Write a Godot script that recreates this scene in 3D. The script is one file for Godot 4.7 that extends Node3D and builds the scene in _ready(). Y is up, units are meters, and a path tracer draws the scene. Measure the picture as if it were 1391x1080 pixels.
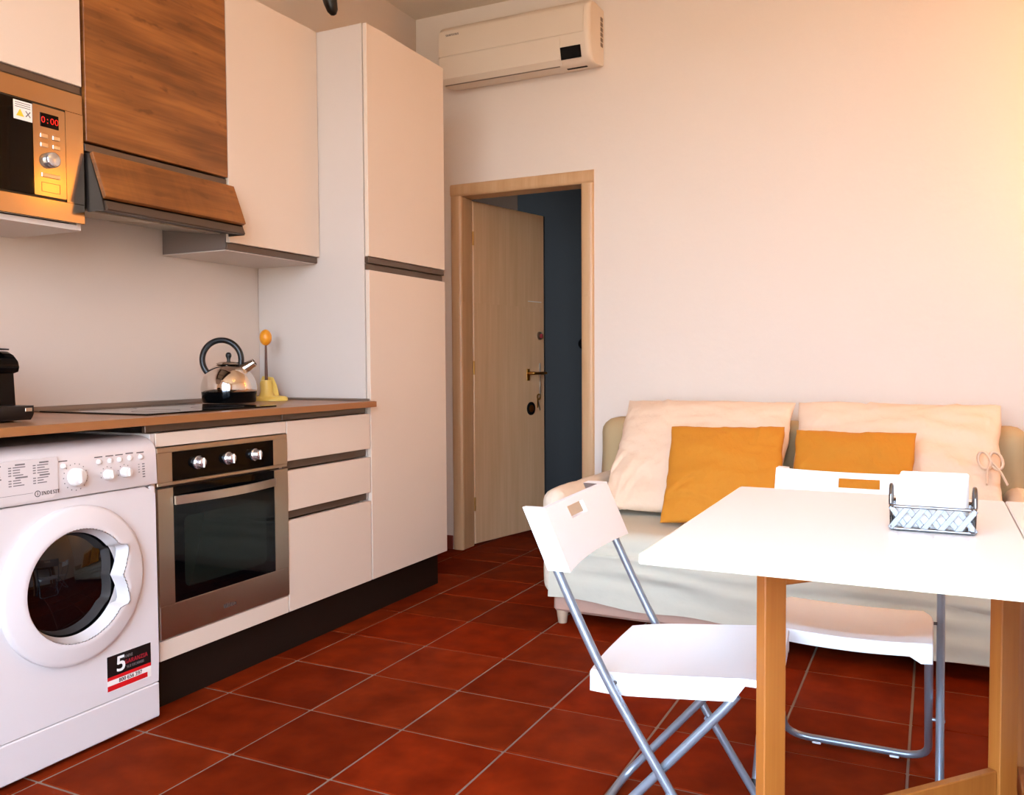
extends Node3D
# A small kitchen and living room. x runs along the back wall from the left wall, z from the back wall towards the camera, y up.

const TOPY := 0.921      # top of the worktop
const UPTOP := 2.48      # top of the hung cabinets
const ROOM_X := 4.4
const ROOM_Z := 4.75
const ROOM_Y := 3.06

var M := {}
var used := {}
var rng := RandomNumberGenerator.new()


# ---------------------------------------------------------------- mesh building
class MB:
	var v := PackedVector3Array()
	var n := PackedVector3Array()
	var xf := Transform3D.IDENTITY

	func tri(a: Vector3, b: Vector3, c: Vector3, na: Vector3, nb: Vector3, nc: Vector3) -> void:
		a = xf * a
		b = xf * b
		c = xf * c
		na = (xf.basis * na).normalized()
		nb = (xf.basis * nb).normalized()
		nc = (xf.basis * nc).normalized()
		if (b - a).cross(c - a).dot(na + nb + nc) > 0.0:
			v.append_array([a, c, b])
			n.append_array([na, nc, nb])
		else:
			v.append_array([a, b, c])
			n.append_array([na, nb, nc])

	func quad(a: Vector3, b: Vector3, c: Vector3, d: Vector3, k: Vector3) -> void:
		tri(a, b, c, k, k, k)
		tri(a, c, d, k, k, k)

	func box(c: Vector3, s: Vector3, bev := 0.0) -> MB:
		var h := s * 0.5
		var b := minf(bev, minf(h.x, minf(h.y, h.z)) * 0.95)
		for i in 3:
			var j := (i + 1) % 3
			var k := (i + 2) % 3
			for si in [-1.0, 1.0]:
				var q := []
				for t in [[-1.0, -1.0], [1.0, -1.0], [1.0, 1.0], [-1.0, 1.0]]:
					var p := Vector3.ZERO
					p[i] = si * h[i]
					p[j] = t[0] * (h[j] - b)
					p[k] = t[1] * (h[k] - b)
					q.append(c + p)
				var nn := Vector3.ZERO
				nn[i] = si
				quad(q[0], q[1], q[2], q[3], nn)
				if b > 0.0:
					for sj in [-1.0, 1.0]:
						var e := []
						for t in [[0, -1.0], [0, 1.0], [1, 1.0], [1, -1.0]]:
							var p := Vector3.ZERO
							p[i] = si * (h[i] if t[0] == 0 else h[i] - b)
							p[j] = sj * (h[j] - b if t[0] == 0 else h[j])
							p[k] = t[1] * (h[k] - b)
							e.append(c + p)
						var ne := Vector3.ZERO
						ne[i] = si
						ne[j] = sj
						quad(e[0], e[1], e[2], e[3], ne.normalized())
		if b > 0.0:
			for sx in [-1.0, 1.0]:
				for sy in [-1.0, 1.0]:
					for sz in [-1.0, 1.0]:
						var sg := Vector3(sx, sy, sz)
						var l := h - Vector3(b, b, b)
						var k := sg.normalized()
						tri(c + sg * Vector3(h.x, l.y, l.z), c + sg * Vector3(l.x, h.y, l.z), c + sg * Vector3(l.x, l.y, h.z), k, k, k)
		return self

	# box between two corners
	func span(a: Vector3, b: Vector3, bev := 0.0) -> MB:
		return box((a + b) * 0.5, (b - a).abs(), bev)

	# board from a to b, wide along "side", thick across
	func bar(a: Vector3, b: Vector3, w: float, t: float, side: Vector3, bev := 0.0) -> MB:
		var keep := xf
		var dz := (b - a).normalized()
		var dx := (side - dz * side.dot(dz)).normalized()
		var dy := dz.cross(dx)
		xf = keep * Transform3D(Basis(dx, dy, dz), (a + b) * 0.5)
		box(Vector3.ZERO, Vector3(w, t, a.distance_to(b)), bev)
		xf = keep
		return self

	func _map(p: Vector2, t: float, plane: String) -> Vector3:
		if plane == "xy":
			return Vector3(p.x, p.y, t)
		if plane == "zy":
			return Vector3(t, p.y, p.x)
		return Vector3(p.x, t, p.y)

	# polygon swept straight from t0 to t1
	func prism(poly: PackedVector2Array, t0: float, t1: float, plane: String, smooth := 0.8) -> MB:
		var m := poly.size()
		var area := 0.0
		for i in m:
			area += poly[i].cross(poly[(i + 1) % m])
		var sg := 1.0 if area > 0.0 else -1.0
		var en := []
		for i in m:
			var d := (poly[(i + 1) % m] - poly[i]).normalized()
			en.append(Vector2(d.y, -d.x) * sg)
		var tx := func(q: Vector2) -> Vector3: return _map(q, 0.0, plane)
		for i in m:
			var j := (i + 1) % m
			var n0: Vector2 = en[i]
			var n1: Vector2 = en[i]
			var prev: Vector2 = en[(i + m - 1) % m]
			var nxt: Vector2 = en[j]
			if prev.dot(en[i]) > smooth:
				n0 = (prev + en[i]).normalized()
			if nxt.dot(en[i]) > smooth:
				n1 = (nxt + en[i]).normalized()
			var a := _map(poly[i], t0, plane)
			var b := _map(poly[j], t0, plane)
			var c := _map(poly[j], t1, plane)
			var d := _map(poly[i], t1, plane)
			var k0: Vector3 = tx.call(n0)
			var k1: Vector3 = tx.call(n1)
			tri(a, b, c, k0, k1, k1)
			tri(a, c, d, k0, k1, k0)
		var up := _map(Vector2.ZERO, 1.0, plane) * signf(t1 - t0)
		var ix := Geometry2D.triangulate_polygon(poly)
		for q in range(0, ix.size(), 3):
			tri(_map(poly[ix[q]], t1, plane), _map(poly[ix[q + 1]], t1, plane), _map(poly[ix[q + 2]], t1, plane), up, up, up)
			tri(_map(poly[ix[q]], t0, plane), _map(poly[ix[q + 1]], t0, plane), _map(poly[ix[q + 2]], t0, plane), -up, -up, -up)
		return self

	# profile of (radius, height) turned about the y axis
	func lathe(p: Array, seg := 32) -> MB:
		var m := p.size()
		var sn := []
		for i in m - 1:
			var d: Vector2 = (p[i + 1] - p[i]).normalized()
			sn.append(Vector2(d.y, -d.x))
		for i in m - 1:
			var n0: Vector2 = sn[i]
			var n1: Vector2 = sn[i]
			if i > 0 and sn[i - 1].dot(sn[i]) > 0.6:
				n0 = (sn[i - 1] + sn[i]).normalized()
			if i < m - 2 and sn[i + 1].dot(sn[i]) > 0.6:
				n1 = (sn[i + 1] + sn[i]).normalized()
			for s in seg:
				var a0 := TAU * s / seg
				var a1 := TAU * (s + 1) / seg
				var r0: Vector2 = p[i]
				var r1: Vector2 = p[i + 1]
				var q := func(r: Vector2, a: float) -> Vector3: return Vector3(r.x * cos(a), r.y, r.x * sin(a))
				if r0.x > 1e-6:
					tri(q.call(r0, a0), q.call(r0, a1), q.call(r1, a1), q.call(n0, a0), q.call(n0, a1), q.call(n1, a1))
				if r1.x > 1e-6:
					tri(q.call(r0, a0), q.call(r1, a1), q.call(r1, a0), q.call(n0, a0), q.call(n1, a1), q.call(n1, a0))
		return self

	func tube(p: Array, r: float, seg := 12, closed := false, flat := 1.0) -> MB:
		var m := p.size()
		var rings := []
		var norms := []
		var side := Vector3.ZERO
		for i in m:
			var a: Vector3 = p[(i + m - 1) % m] if closed or i > 0 else p[0]
			var b: Vector3 = p[(i + 1) % m] if closed or i < m - 1 else p[m - 1]
			var t := (b - a).normalized()
			if side == Vector3.ZERO:
				side = t.cross(Vector3.UP if absf(t.y) < 0.9 else Vector3.RIGHT).normalized()
			side = (side - t * side.dot(t)).normalized()
			var up := t.cross(side)
			var ring := []
			var nr := []
			for s in seg:
				var an := TAU * s / seg
				ring.append(p[i] + side * cos(an) * r + up * sin(an) * r * flat)
				nr.append((side * cos(an) * flat + up * sin(an)).normalized())
			rings.append(ring)
			norms.append(nr)
		var last := m if closed else m - 1
		for i in last:
			var j := (i + 1) % m
			for s in seg:
				var s2 := (s + 1) % seg
				tri(rings[i][s], rings[i][s2], rings[j][s2], norms[i][s], norms[i][s2], norms[j][s2])
				tri(rings[i][s], rings[j][s2], rings[j][s], norms[i][s], norms[j][s2], norms[j][s])
		if not closed:
			for e in [[0, 1], [m - 1, m - 2]]:
				var k: Vector3 = (p[e[0]] - p[e[1]]).normalized()
				for s in seg:
					tri(p[e[0]], rings[e[0]][s], rings[e[0]][(s + 1) % seg], k, k, k)
		return self

	# smooth sheet of points; the outside faces away from ref
	func sheet(P: Array, ref: Vector3, wrap := false) -> MB:
		var rows := P.size()
		var cols: int = P[0].size()
		var N := []
		for i in rows:
			var line := []
			for j in cols:
				line.append(Vector3.ZERO)
			N.append(line)
		var last := cols if wrap else cols - 1
		for i in rows - 1:
			for j in last:
				var j2 := (j + 1) % cols
				var k: Vector3 = (P[i + 1][j] - P[i][j2]).cross(P[i + 1][j2] - P[i][j])
				if k.dot((P[i][j] + P[i + 1][j2]) * 0.5 - ref) < 0.0:
					k = -k
				for q in [[i, j], [i + 1, j], [i, j2], [i + 1, j2]]:
					N[q[0]][q[1]] += k
		for i in rows - 1:
			for j in last:
				var j2 := (j + 1) % cols
				tri(P[i][j], P[i + 1][j], P[i + 1][j2], N[i][j], N[i + 1][j], N[i + 1][j2])
				tri(P[i][j], P[i + 1][j2], P[i][j2], N[i][j], N[i + 1][j2], N[i][j2])
		return self

	# box with round edges and an optional wobble of its surface
	func soft(c: Vector3, s: Vector3, r: float, div := 12, wob = null) -> MB:
		var h := s * 0.5
		var rr := minf(r, minf(h.x, minf(h.y, h.z)))
		var acc := {}
		var cells := []
		for i in 3:
			var j := (i + 1) % 3
			var k := (i + 2) % 3
			for si in [-1.0, 1.0]:
				var g := []
				for a in div + 1:
					var line := []
					for b in div + 1:
						var p := Vector3.ZERO
						p[i] = si * h[i]
						p[j] = _ease(a, div, h[j], rr)
						p[k] = _ease(b, div, h[k], rr)
						var inner := p.clamp(-(h - Vector3(rr, rr, rr)), h - Vector3(rr, rr, rr))
						var d := (p - inner).normalized()
						var w := inner + d * rr
						if wob != null:
							w += d * wob.call(w + c, d)
						line.append(c + w)
					g.append(line)
				cells.append(g)
		for g in cells:
			for a in div:
				for b in div:
					var k: Vector3 = (g[a + 1][b + 1] - g[a][b]).cross(g[a + 1][b] - g[a][b + 1])
					if k.dot((g[a][b] + g[a + 1][b + 1]) * 0.5 - c) < 0.0:
						k = -k
					for q in [g[a][b], g[a + 1][b], g[a][b + 1], g[a + 1][b + 1]]:
						var key := Vector3i((q * 20000.0).round())
						acc[key] = acc.get(key, Vector3.ZERO) + k
		var nn := func(q: Vector3) -> Vector3: return acc[Vector3i((q * 20000.0).round())]
		for g in cells:
			for a in div:
				for b in div:
					var p0: Vector3 = g[a][b]
					var p1: Vector3 = g[a + 1][b]
					var p2: Vector3 = g[a + 1][b + 1]
					var p3: Vector3 = g[a][b + 1]
					tri(p0, p1, p2, nn.call(p0), nn.call(p1), nn.call(p2))
					tri(p0, p2, p3, nn.call(p0), nn.call(p2), nn.call(p3))
		return self

	# more rows near the rounded ends
	func _ease(a: int, div: int, h: float, r: float) -> float:
		var t := 2.0 * a / div - 1.0
		var e := minf(0.5, 4.0 / div)
		if absf(t) > 1.0 - e:
			var q := (absf(t) - (1.0 - e)) / e
			return signf(t) * (h - r + r * tan(q * PI / 4.0))
		return t / (1.0 - e) * (h - r)

	func mesh() -> ArrayMesh:
		var m := ArrayMesh.new()
		var arr := []
		arr.resize(Mesh.ARRAY_MAX)
		arr[Mesh.ARRAY_VERTEX] = v
		arr[Mesh.ARRAY_NORMAL] = n
		m.add_surface_from_arrays(Mesh.PRIMITIVE_TRIANGLES, arr)
		return m


func mb(xf := Transform3D.IDENTITY) -> MB:
	var m := MB.new()
	m.xf = xf
	return m


func rounded(p: Array, r: float, steps := 6) -> Array:
	var out := [p[0]]
	for i in range(1, p.size() - 1):
		var a: Vector3 = (p[i - 1] - p[i]).normalized()
		var b: Vector3 = (p[i + 1] - p[i]).normalized()
		var d := minf(r, minf(p[i].distance_to(p[i - 1]), p[i].distance_to(p[i + 1])) * 0.49)
		for s in steps + 1:
			var t := float(s) / steps
			var q0: Vector3 = p[i] + a * d
			var q1: Vector3 = p[i] + b * d
			out.append(q0.lerp(p[i], t).lerp(p[i].lerp(q1, t), t))
	out.append(p[p.size() - 1])
	return out


func round_rect(x0: float, y0: float, x1: float, y1: float, r: float, steps := 5) -> PackedVector2Array:
	var out := PackedVector2Array()
	for q in [[x1 - r, y1 - r, 0.0], [x0 + r, y1 - r, PI / 2], [x0 + r, y0 + r, PI], [x1 - r, y0 + r, PI * 1.5]]:
		for s in steps + 1:
			var a: float = q[2] + PI / 2 * s / steps
			out.append(Vector2(q[0] + cos(a) * r, q[1] + sin(a) * r))
	return out


# ---------------------------------------------------------------- nodes
func numbered(called: String) -> String:
	var k: int = used.get(called, 0)
	used[called] = k + 1
	return called if k == 0 else "%s_%03d" % [called, k]


func part(called: String, m: MB, material: Material, parent: Node3D) -> MeshInstance3D:
	var o := MeshInstance3D.new()
	o.name = called
	o.mesh = m.mesh()
	o.material_override = material
	parent.add_child(o, true)
	return o


func tag(o: Node3D, label: String, category: String, group := "") -> void:
	o.set_meta("label", label)
	o.set_meta("category", category)
	if group:
		o.set_meta("group", group)


func thing(called: String, label: String, category: String, at := Vector3.ZERO, turn := 0.0, group := "") -> Node3D:
	var o := Node3D.new()
	o.name = numbered(called)
	add_child(o)
	o.position = at
	o.rotation.y = turn
	tag(o, label, category, group)
	return o


func struct(called: String, m: MB, material: Material, label := "") -> MeshInstance3D:
	var o := part(called, m, material, self)
	o.set_meta("kind", "structure")
	if label:
		o.set_meta("label", label)
	return o


func struct_node(called: String, label: String, at := Vector3.ZERO, turn := 0.0) -> Node3D:
	var o := Node3D.new()
	o.name = called
	add_child(o)
	o.position = at
	o.rotation.y = turn
	o.set_meta("kind", "structure")
	o.set_meta("label", label)
	return o


# lettering that faces +x (turned by "turn" about y), centred on "at"
func letters(called: String, text: String, h: float, at: Vector3, material: Material, parent: Node3D, font := "Droid Sans", bold := false, turn := PI / 2, tilt := 0.0) -> MeshInstance3D:
	var t := TextMesh.new()
	var f := SystemFont.new()
	f.font_names = PackedStringArray([font])
	if bold:
		f.font_weight = 700
	t.font = f
	t.text = text
	t.font_size = 48
	t.pixel_size = h / 34.0
	t.depth = 0.0006
	t.curve_step = 2.0
	var o := MeshInstance3D.new()
	o.name = called
	o.mesh = t
	o.material_override = material
	parent.add_child(o, true)
	o.position = at
	o.rotation = Vector3(0, turn, 0)
	if tilt != 0.0:
		o.rotate_object_local(Vector3(0, 0, 1), tilt)
	return o


# ---------------------------------------------------------------- materials
func mat(name_: String, col: Color, rough: float, metal := 0.0, spec := 0.5) -> StandardMaterial3D:
	var m := StandardMaterial3D.new()
	m.resource_name = name_
	m.albedo_color = col
	m.roughness = rough
	m.metallic = metal
	m.metallic_specular = spec
	M[name_] = m
	return m


func rgb8(r: int, g: int, b: int) -> Color:
	return Color(r / 255.0, g / 255.0, b / 255.0)


func noise_tex(freq: float, a: Color, b: Color, seed_: int, size := 256, oct := 4) -> NoiseTexture2D:
	var n := FastNoiseLite.new()
	n.seed = seed_
	n.frequency = freq
	n.fractal_octaves = oct
	var t := NoiseTexture2D.new()
	t.width = size
	t.height = size
	t.seamless = true
	t.noise = n
	var g := Gradient.new()
	g.set_color(0, a)
	g.set_color(1, b)
	t.color_ramp = g
	return t


func grain(base: Color, dark: Color, seed_: int, upright: bool, knots: bool, strength := 1.0) -> ImageTexture:
	var size := 384
	var im := Image.create(size, size, false, Image.FORMAT_RGB8)
	var broad := FastNoiseLite.new()
	broad.seed = seed_
	broad.frequency = 0.011
	broad.fractal_octaves = 4
	var fine := FastNoiseLite.new()
	fine.seed = seed_ + 7
	fine.frequency = 0.05
	fine.fractal_octaves = 2
	for j in size:
		for i in size:
			var u := float(i)
			var v := float(j)
			var wv := broad.get_noise_2d(u * 0.6, v * 0.9) * 9.0
			var s := broad.get_noise_2d(u * 0.3 + 50.0, v * 1.5 + wv) * 0.75 + broad.get_noise_2d(u * 0.4, v * 5.0 + wv) * 0.3 + fine.get_noise_2d(u * 0.12, v * 4.0) * 0.18
			if knots:
				var q := broad.get_noise_2d(u * 1.3 + 300.0, v * 2.6 + 100.0)
				s -= smoothstep(0.36, 0.7, q) * 0.6
			var t := clampf(0.45 - s * strength, 0.0, 1.0)
			var c := base.lerp(dark, t)
			if upright:
				im.set_pixel(j, i, c)
			else:
				im.set_pixel(i, j, c)
	return ImageTexture.create_from_image(im)


func tri_map(m: StandardMaterial3D, tex: Texture2D, scale: Vector3) -> void:
	m.albedo_color = Color.WHITE
	m.albedo_texture = tex
	m.uv1_triplanar = true
	m.uv1_world_triplanar = true
	m.uv1_scale = scale


func bump(m: StandardMaterial3D, freq: float, cm: float, seed_: int, scale: float) -> void:
	m.heightmap_enabled = true
	m.heightmap_texture = noise_tex(freq, Color.BLACK, Color.WHITE, seed_)
	m.heightmap_scale = cm
	m.uv1_triplanar = true
	m.uv1_world_triplanar = true
	if m.albedo_texture == null:
		m.uv1_scale = Vector3.ONE * scale


func make_materials() -> void:
	bump(mat("wall_paint", rgb8(232, 218, 204), 0.85), 0.03, 0.12, 3, 1.2)
	mat("kitchen_wall_shaded", rgb8(212, 194, 178), 0.7)  # same wall paint, darkened in colour for the shade under the hung cabinets
	mat("ceiling_paint", rgb8(226, 212, 192), 0.9)
	mat("hall_wall_unlit", rgb8(84, 62, 46), 0.8)  # dark brown puts the unlit gloom of the hallway into the colour
	mat("plaster_white", rgb8(235, 230, 222), 0.7)
	mat("front_white", rgb8(218, 198, 178), 0.38)
	mat("carcass_white", rgb8(204, 190, 178), 0.5)
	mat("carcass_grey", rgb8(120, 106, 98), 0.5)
	mat("profile_brown", rgb8(92, 74, 60), 0.35, 0.3)
	mat("plinth_brown", rgb8(30, 20, 14), 0.5, 0.0, 0.3)
	mat("gap_black", rgb8(14, 12, 11), 0.8)
	var oak := mat("oak", Color.WHITE, 0.42)
	tri_map(oak, grain(rgb8(158, 96, 42), rgb8(102, 56, 20), 11, false, true), Vector3(1.1, 1.3, 1.1))
	var top := mat("worktop_wood", Color.WHITE, 0.3)
	tri_map(top, grain(rgb8(172, 122, 84), rgb8(136, 92, 60), 23, false, false, 0.8), Vector3(1.4, 2.5, 1.4))
	mat("worktop_edge", rgb8(150, 96, 52), 0.35)
	mat("upstand_grey", rgb8(140, 122, 106), 0.4, 0.4)
	var beech := mat("beech", Color.WHITE, 0.4)
	tri_map(beech, grain(rgb8(180, 112, 46), rgb8(154, 84, 28), 31, true, false, 0.8), Vector3(3.0, 1.2, 3.0))
	var dw := mat("door_wood", Color.WHITE, 0.38)
	tri_map(dw, grain(rgb8(232, 190, 146), rgb8(212, 166, 120), 41, true, false, 0.7), Vector3(2.4, 0.7, 2.4))
	var cas := mat("casing_wood", Color.WHITE, 0.32)
	tri_map(cas, grain(rgb8(216, 178, 136), rgb8(196, 152, 106), 47, true, false, 0.6), Vector3(2.4, 0.7, 2.4))
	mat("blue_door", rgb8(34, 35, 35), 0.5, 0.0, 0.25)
	mat("black_plastic", rgb8(16, 15, 15), 0.35)
	mat("black_gloss", rgb8(6, 6, 7), 0.08, 0.0, 0.25)
	mat("glass_dark", rgb8(4, 4, 5), 0.03, 0.0, 0.3)
	mat("porthole_glass", rgb8(4, 4, 5), 0.02)
	mat("oven_inner", rgb8(18, 23, 19), 0.06, 0.0, 0.3)
	var st := mat("steel", rgb8(176, 164, 148), 0.3, 1.0)
	st.heightmap_enabled = true
	st.heightmap_texture = noise_tex(0.08, Color.BLACK, Color.WHITE, 77)
	st.heightmap_scale = 0.004
	st.uv1_triplanar = true
	st.uv1_world_triplanar = true
	st.uv1_scale = Vector3(2.0, 60.0, 2.0)
	mat("microwave_steel", rgb8(168, 150, 130), 0.13, 1.0)
	mat("steel_light", rgb8(200, 192, 182), 0.28, 1.0)
	mat("chrome", rgb8(222, 214, 206), 0.05, 1.0)
	mat("tube_grey", rgb8(150, 160, 172), 0.3, 0.6)
	mat("silver", rgb8(214, 216, 220), 0.2, 0.9)
	mat("weave_silver", rgb8(132, 134, 138), 0.12, 0.95)
	mat("hood_grey", rgb8(60, 52, 47), 0.4, 0.5)
	mat("brass", rgb8(190, 140, 70), 0.3, 1.0)
	mat("appliance_white", rgb8(216, 206, 202), 0.28)
	mat("appliance_panel", rgb8(208, 196, 191), 0.35)
	mat("knob_white", rgb8(226, 220, 214), 0.25)
	mat("print_grey", rgb8(112, 104, 102), 0.6)
	mat("print_dark", rgb8(70, 62, 60), 0.6)
	mat("red", rgb8(206, 18, 24), 0.4)
	mat("red_dark", rgb8(150, 24, 38), 0.5)
	mat("sticker_white", rgb8(236, 228, 218), 0.5)
	mat("text_white", rgb8(235, 235, 232), 0.5)
	mat("sign_yellow", rgb8(226, 196, 40), 0.5)
	var red_led := mat("display_red", rgb8(60, 4, 4), 0.4)
	red_led.emission_enabled = true
	red_led.emission = rgb8(255, 20, 16)
	red_led.emission_energy_multiplier = 1.2
	mat("plastic_white", rgb8(248, 250, 252), 0.32)
	mat("table_white", rgb8(246, 242, 236), 0.22)
	mat("table_edge", rgb8(240, 230, 200), 0.4)
	mat("napkin_white", rgb8(250, 249, 247), 0.8)
	mat("ac_white", rgb8(226, 210, 190), 0.4)
	mat("ac_grey", rgb8(120, 104, 86), 0.5)
	mat("yellow_plastic", rgb8(228, 196, 96), 0.35)
	mat("amber", rgb8(222, 140, 22), 0.4)
	mat("stick_brown", rgb8(90, 52, 30), 0.45)
	var cover := mat("sofa_cover", rgb8(206, 201, 182), 0.9)
	bump(cover, 0.02, 0.15, 5, 2.0)
	bump(mat("sofa_arm", rgb8(232, 216, 194), 0.9), 0.02, 0.4, 6, 2.0)
	mat("sofa_khaki", rgb8(186, 160, 118), 0.9)
	bump(mat("peach_cloth", rgb8(235, 206, 177), 0.9), 0.02, 0.5, 8, 2.5)
	bump(mat("mustard_cloth", rgb8(202, 130, 28), 0.85), 0.03, 0.4, 9, 3.0)
	mat("sofa_wood", rgb8(190, 150, 130), 0.5)
	mat("sofa_foot", rgb8(196, 168, 140), 0.5)
	mat("grout", rgb8(132, 112, 96), 0.9)
	mat("terracotta_trim", rgb8(116, 44, 30), 0.5)
	var tex := noise_tex(0.012, rgb8(102, 29, 7), rgb8(138, 46, 14), 61, 512, 5)
	var tints := [Color(1, 1, 1), Color(0.9, 0.88, 0.9), Color(1.0, 0.93, 0.86), Color(0.95, 0.98, 1.0), Color(0.86, 0.84, 0.84)]
	var hm := noise_tex(0.02, Color.BLACK, Color.WHITE, 62, 256, 3)
	for k in tints.size():
		var t := mat("terracotta_%d" % k, tints[k], 0.5 + 0.03 * k)
		t.albedo_texture = tex
		t.uv1_triplanar = true
		t.uv1_world_triplanar = true
		t.uv1_scale = Vector3.ONE * 0.9
		t.uv1_offset = Vector3.ONE * 0.37 * k
		t.heightmap_enabled = true
		t.heightmap_texture = hm
		t.heightmap_scale = 0.12
		t.metallic_specular = 0.1
	var pane := mat("window_glass", Color(1, 1, 1, 0.05), 0.02)
	pane.transparency = BaseMaterial3D.TRANSPARENCY_ALPHA
	var bulb := mat("lamp_glow", rgb8(255, 226, 170), 0.5)
	bulb.emission_enabled = true
	bulb.emission = rgb8(255, 160, 44)
	bulb.emission_energy_multiplier = 11.0


# ---------------------------------------------------------------- light and camera
func make_view() -> void:
	var cam := Camera3D.new()
	cam.name = "camera"
	add_child(cam)
	cam.keep_aspect = Camera3D.KEEP_HEIGHT
	cam.fov = 49.4877
	cam.near = 0.05
	cam.far = 60.0
	cam.transform = Transform3D(Basis(Vector3(0.89790783, -0.00589539, -0.44014404), Vector3(-0.01204829, 0.99920653, -0.0379625), Vector3(0.4400186, 0.03938981, 0.89712434)), Vector3(2.7188, 1.0739, 4.3101))
	cam.current = true
	var we := WorldEnvironment.new()
	we.name = "world_environment"
	var e := Environment.new()
	var sky := Sky.new()
	var sm := ProceduralSkyMaterial.new()
	sm.sky_top_color = rgb8(186, 216, 252)
	sm.sky_horizon_color = rgb8(226, 240, 255)
	sm.ground_horizon_color = rgb8(214, 212, 206)
	sm.ground_bottom_color = rgb8(150, 146, 138)
	sky.sky_material = sm
	e.background_mode = Environment.BG_SKY
	e.sky = sky
	e.background_energy_multiplier = 18.0
	e.tonemap_mode = Environment.TONE_MAPPER_LINEAR
	e.tonemap_exposure = 1.14
	e.sdfgi_enabled = true
	e.ssao_enabled = true
	e.ssil_enabled = true
	we.environment = e
	add_child(we)


func omni(called: String, at: Vector3, energy: float, col: Color, size: float, parent: Node3D = self) -> void:
	var l := OmniLight3D.new()
	l.name = called
	l.light_color = col
	l.light_energy = energy
	l.light_size = size
	l.omni_range = 12.0
	l.omni_attenuation = 2.0
	l.shadow_enabled = true
	parent.add_child(l)
	l.position = at


func lamps() -> void:
	# globe lamp on the back wall, just to the right of the picture
	var t := thing("wall_lamp", "warm glowing lamp with two globes on the back wall right of the sofa", "lamp", Vector3(LAMP_AT.x, LAMP_AT.y, 0))
	part("back_plate", mb(Transform3D(Basis(Vector3.RIGHT, PI / 2), Vector3(0, 0, 0.001))).lathe([Vector2(0, 0), Vector2(0.06, 0), Vector2(0.06, 0.012), Vector2(0.05, 0.02), Vector2(0, 0.02)], 24), M.chrome, t)
	part("arm", mb().tube([Vector3(0, 0, 0.02), Vector3(0, 0, LAMP_AT.z - 0.12)], 0.012), M.chrome, t)
	part("bar", mb().tube([Vector3(0, -0.26, LAMP_AT.z - 0.11), Vector3(0, 0.3, LAMP_AT.z - 0.11)], 0.012), M.chrome, t)
	for dy in [-0.26, 0.28]:
		var g := []
		for i in 17:
			var a := -PI / 2 + PI * i / 16.0
			g.append(Vector2(0.1 * cos(a), 0.1 * sin(a)))
		part("globe_bulb", mb(Transform3D(Basis.IDENTITY, Vector3(0, dy, LAMP_AT.z))).lathe(g, 24), M.lamp_glow, t)
		omni("wall_lamp_light", Vector3(0, dy, LAMP_AT.z), 0.1, rgb8(255, 190, 100), 0.09, t)
	# three-bulb ceiling lamp behind the camera's field of view
	var c := thing("ceiling_lamp", "chrome ceiling lamp with three warm bulbs above the table", "lamp", Vector3(CEIL_AT.x, 0, CEIL_AT.z))
	part("ceiling_rose", mb(Transform3D(Basis.IDENTITY, Vector3(0, ROOM_Y - 0.031, 0))).lathe([Vector2(0, 0), Vector2(0.07, 0.0), Vector2(0.08, 0.03), Vector2(0, 0.03)], 24), M.chrome, c)
	part("stem", mb().tube([Vector3(0, ROOM_Y - 0.03, 0), Vector3(0, CEIL_AT.y, 0)], 0.01), M.chrome, c)
	for k in 3:
		var d := Vector3(cos(TAU * k / 3.0 + 0.4), 0, sin(TAU * k / 3.0 + 0.4)) * 0.22
		part("lamp_arm", mb().tube([Vector3(0, CEIL_AT.y, 0), d + Vector3(0, CEIL_AT.y, 0)], 0.008), M.chrome, c)
		var gg := []
		for i in 13:
			var a := -PI / 2 + PI * i / 12.0
			gg.append(Vector2(0.045 * cos(a), 0.045 * sin(a)))
		part("globe_bulb", mb(Transform3D(Basis.IDENTITY, d + Vector3(0, CEIL_AT.y - 0.04, 0))).lathe(gg, 20), M.lamp_glow, c)
		omni("ceiling_lamp_light", d + Vector3(0, CEIL_AT.y - 0.04, 0), 0.08, rgb8(255, 206, 140), 0.04, c)


const LAMP_AT := Vector3(3.58, 2.06, 0.26)
const CEIL_AT := Vector3(2.4, 2.72, 2.7)


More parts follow.
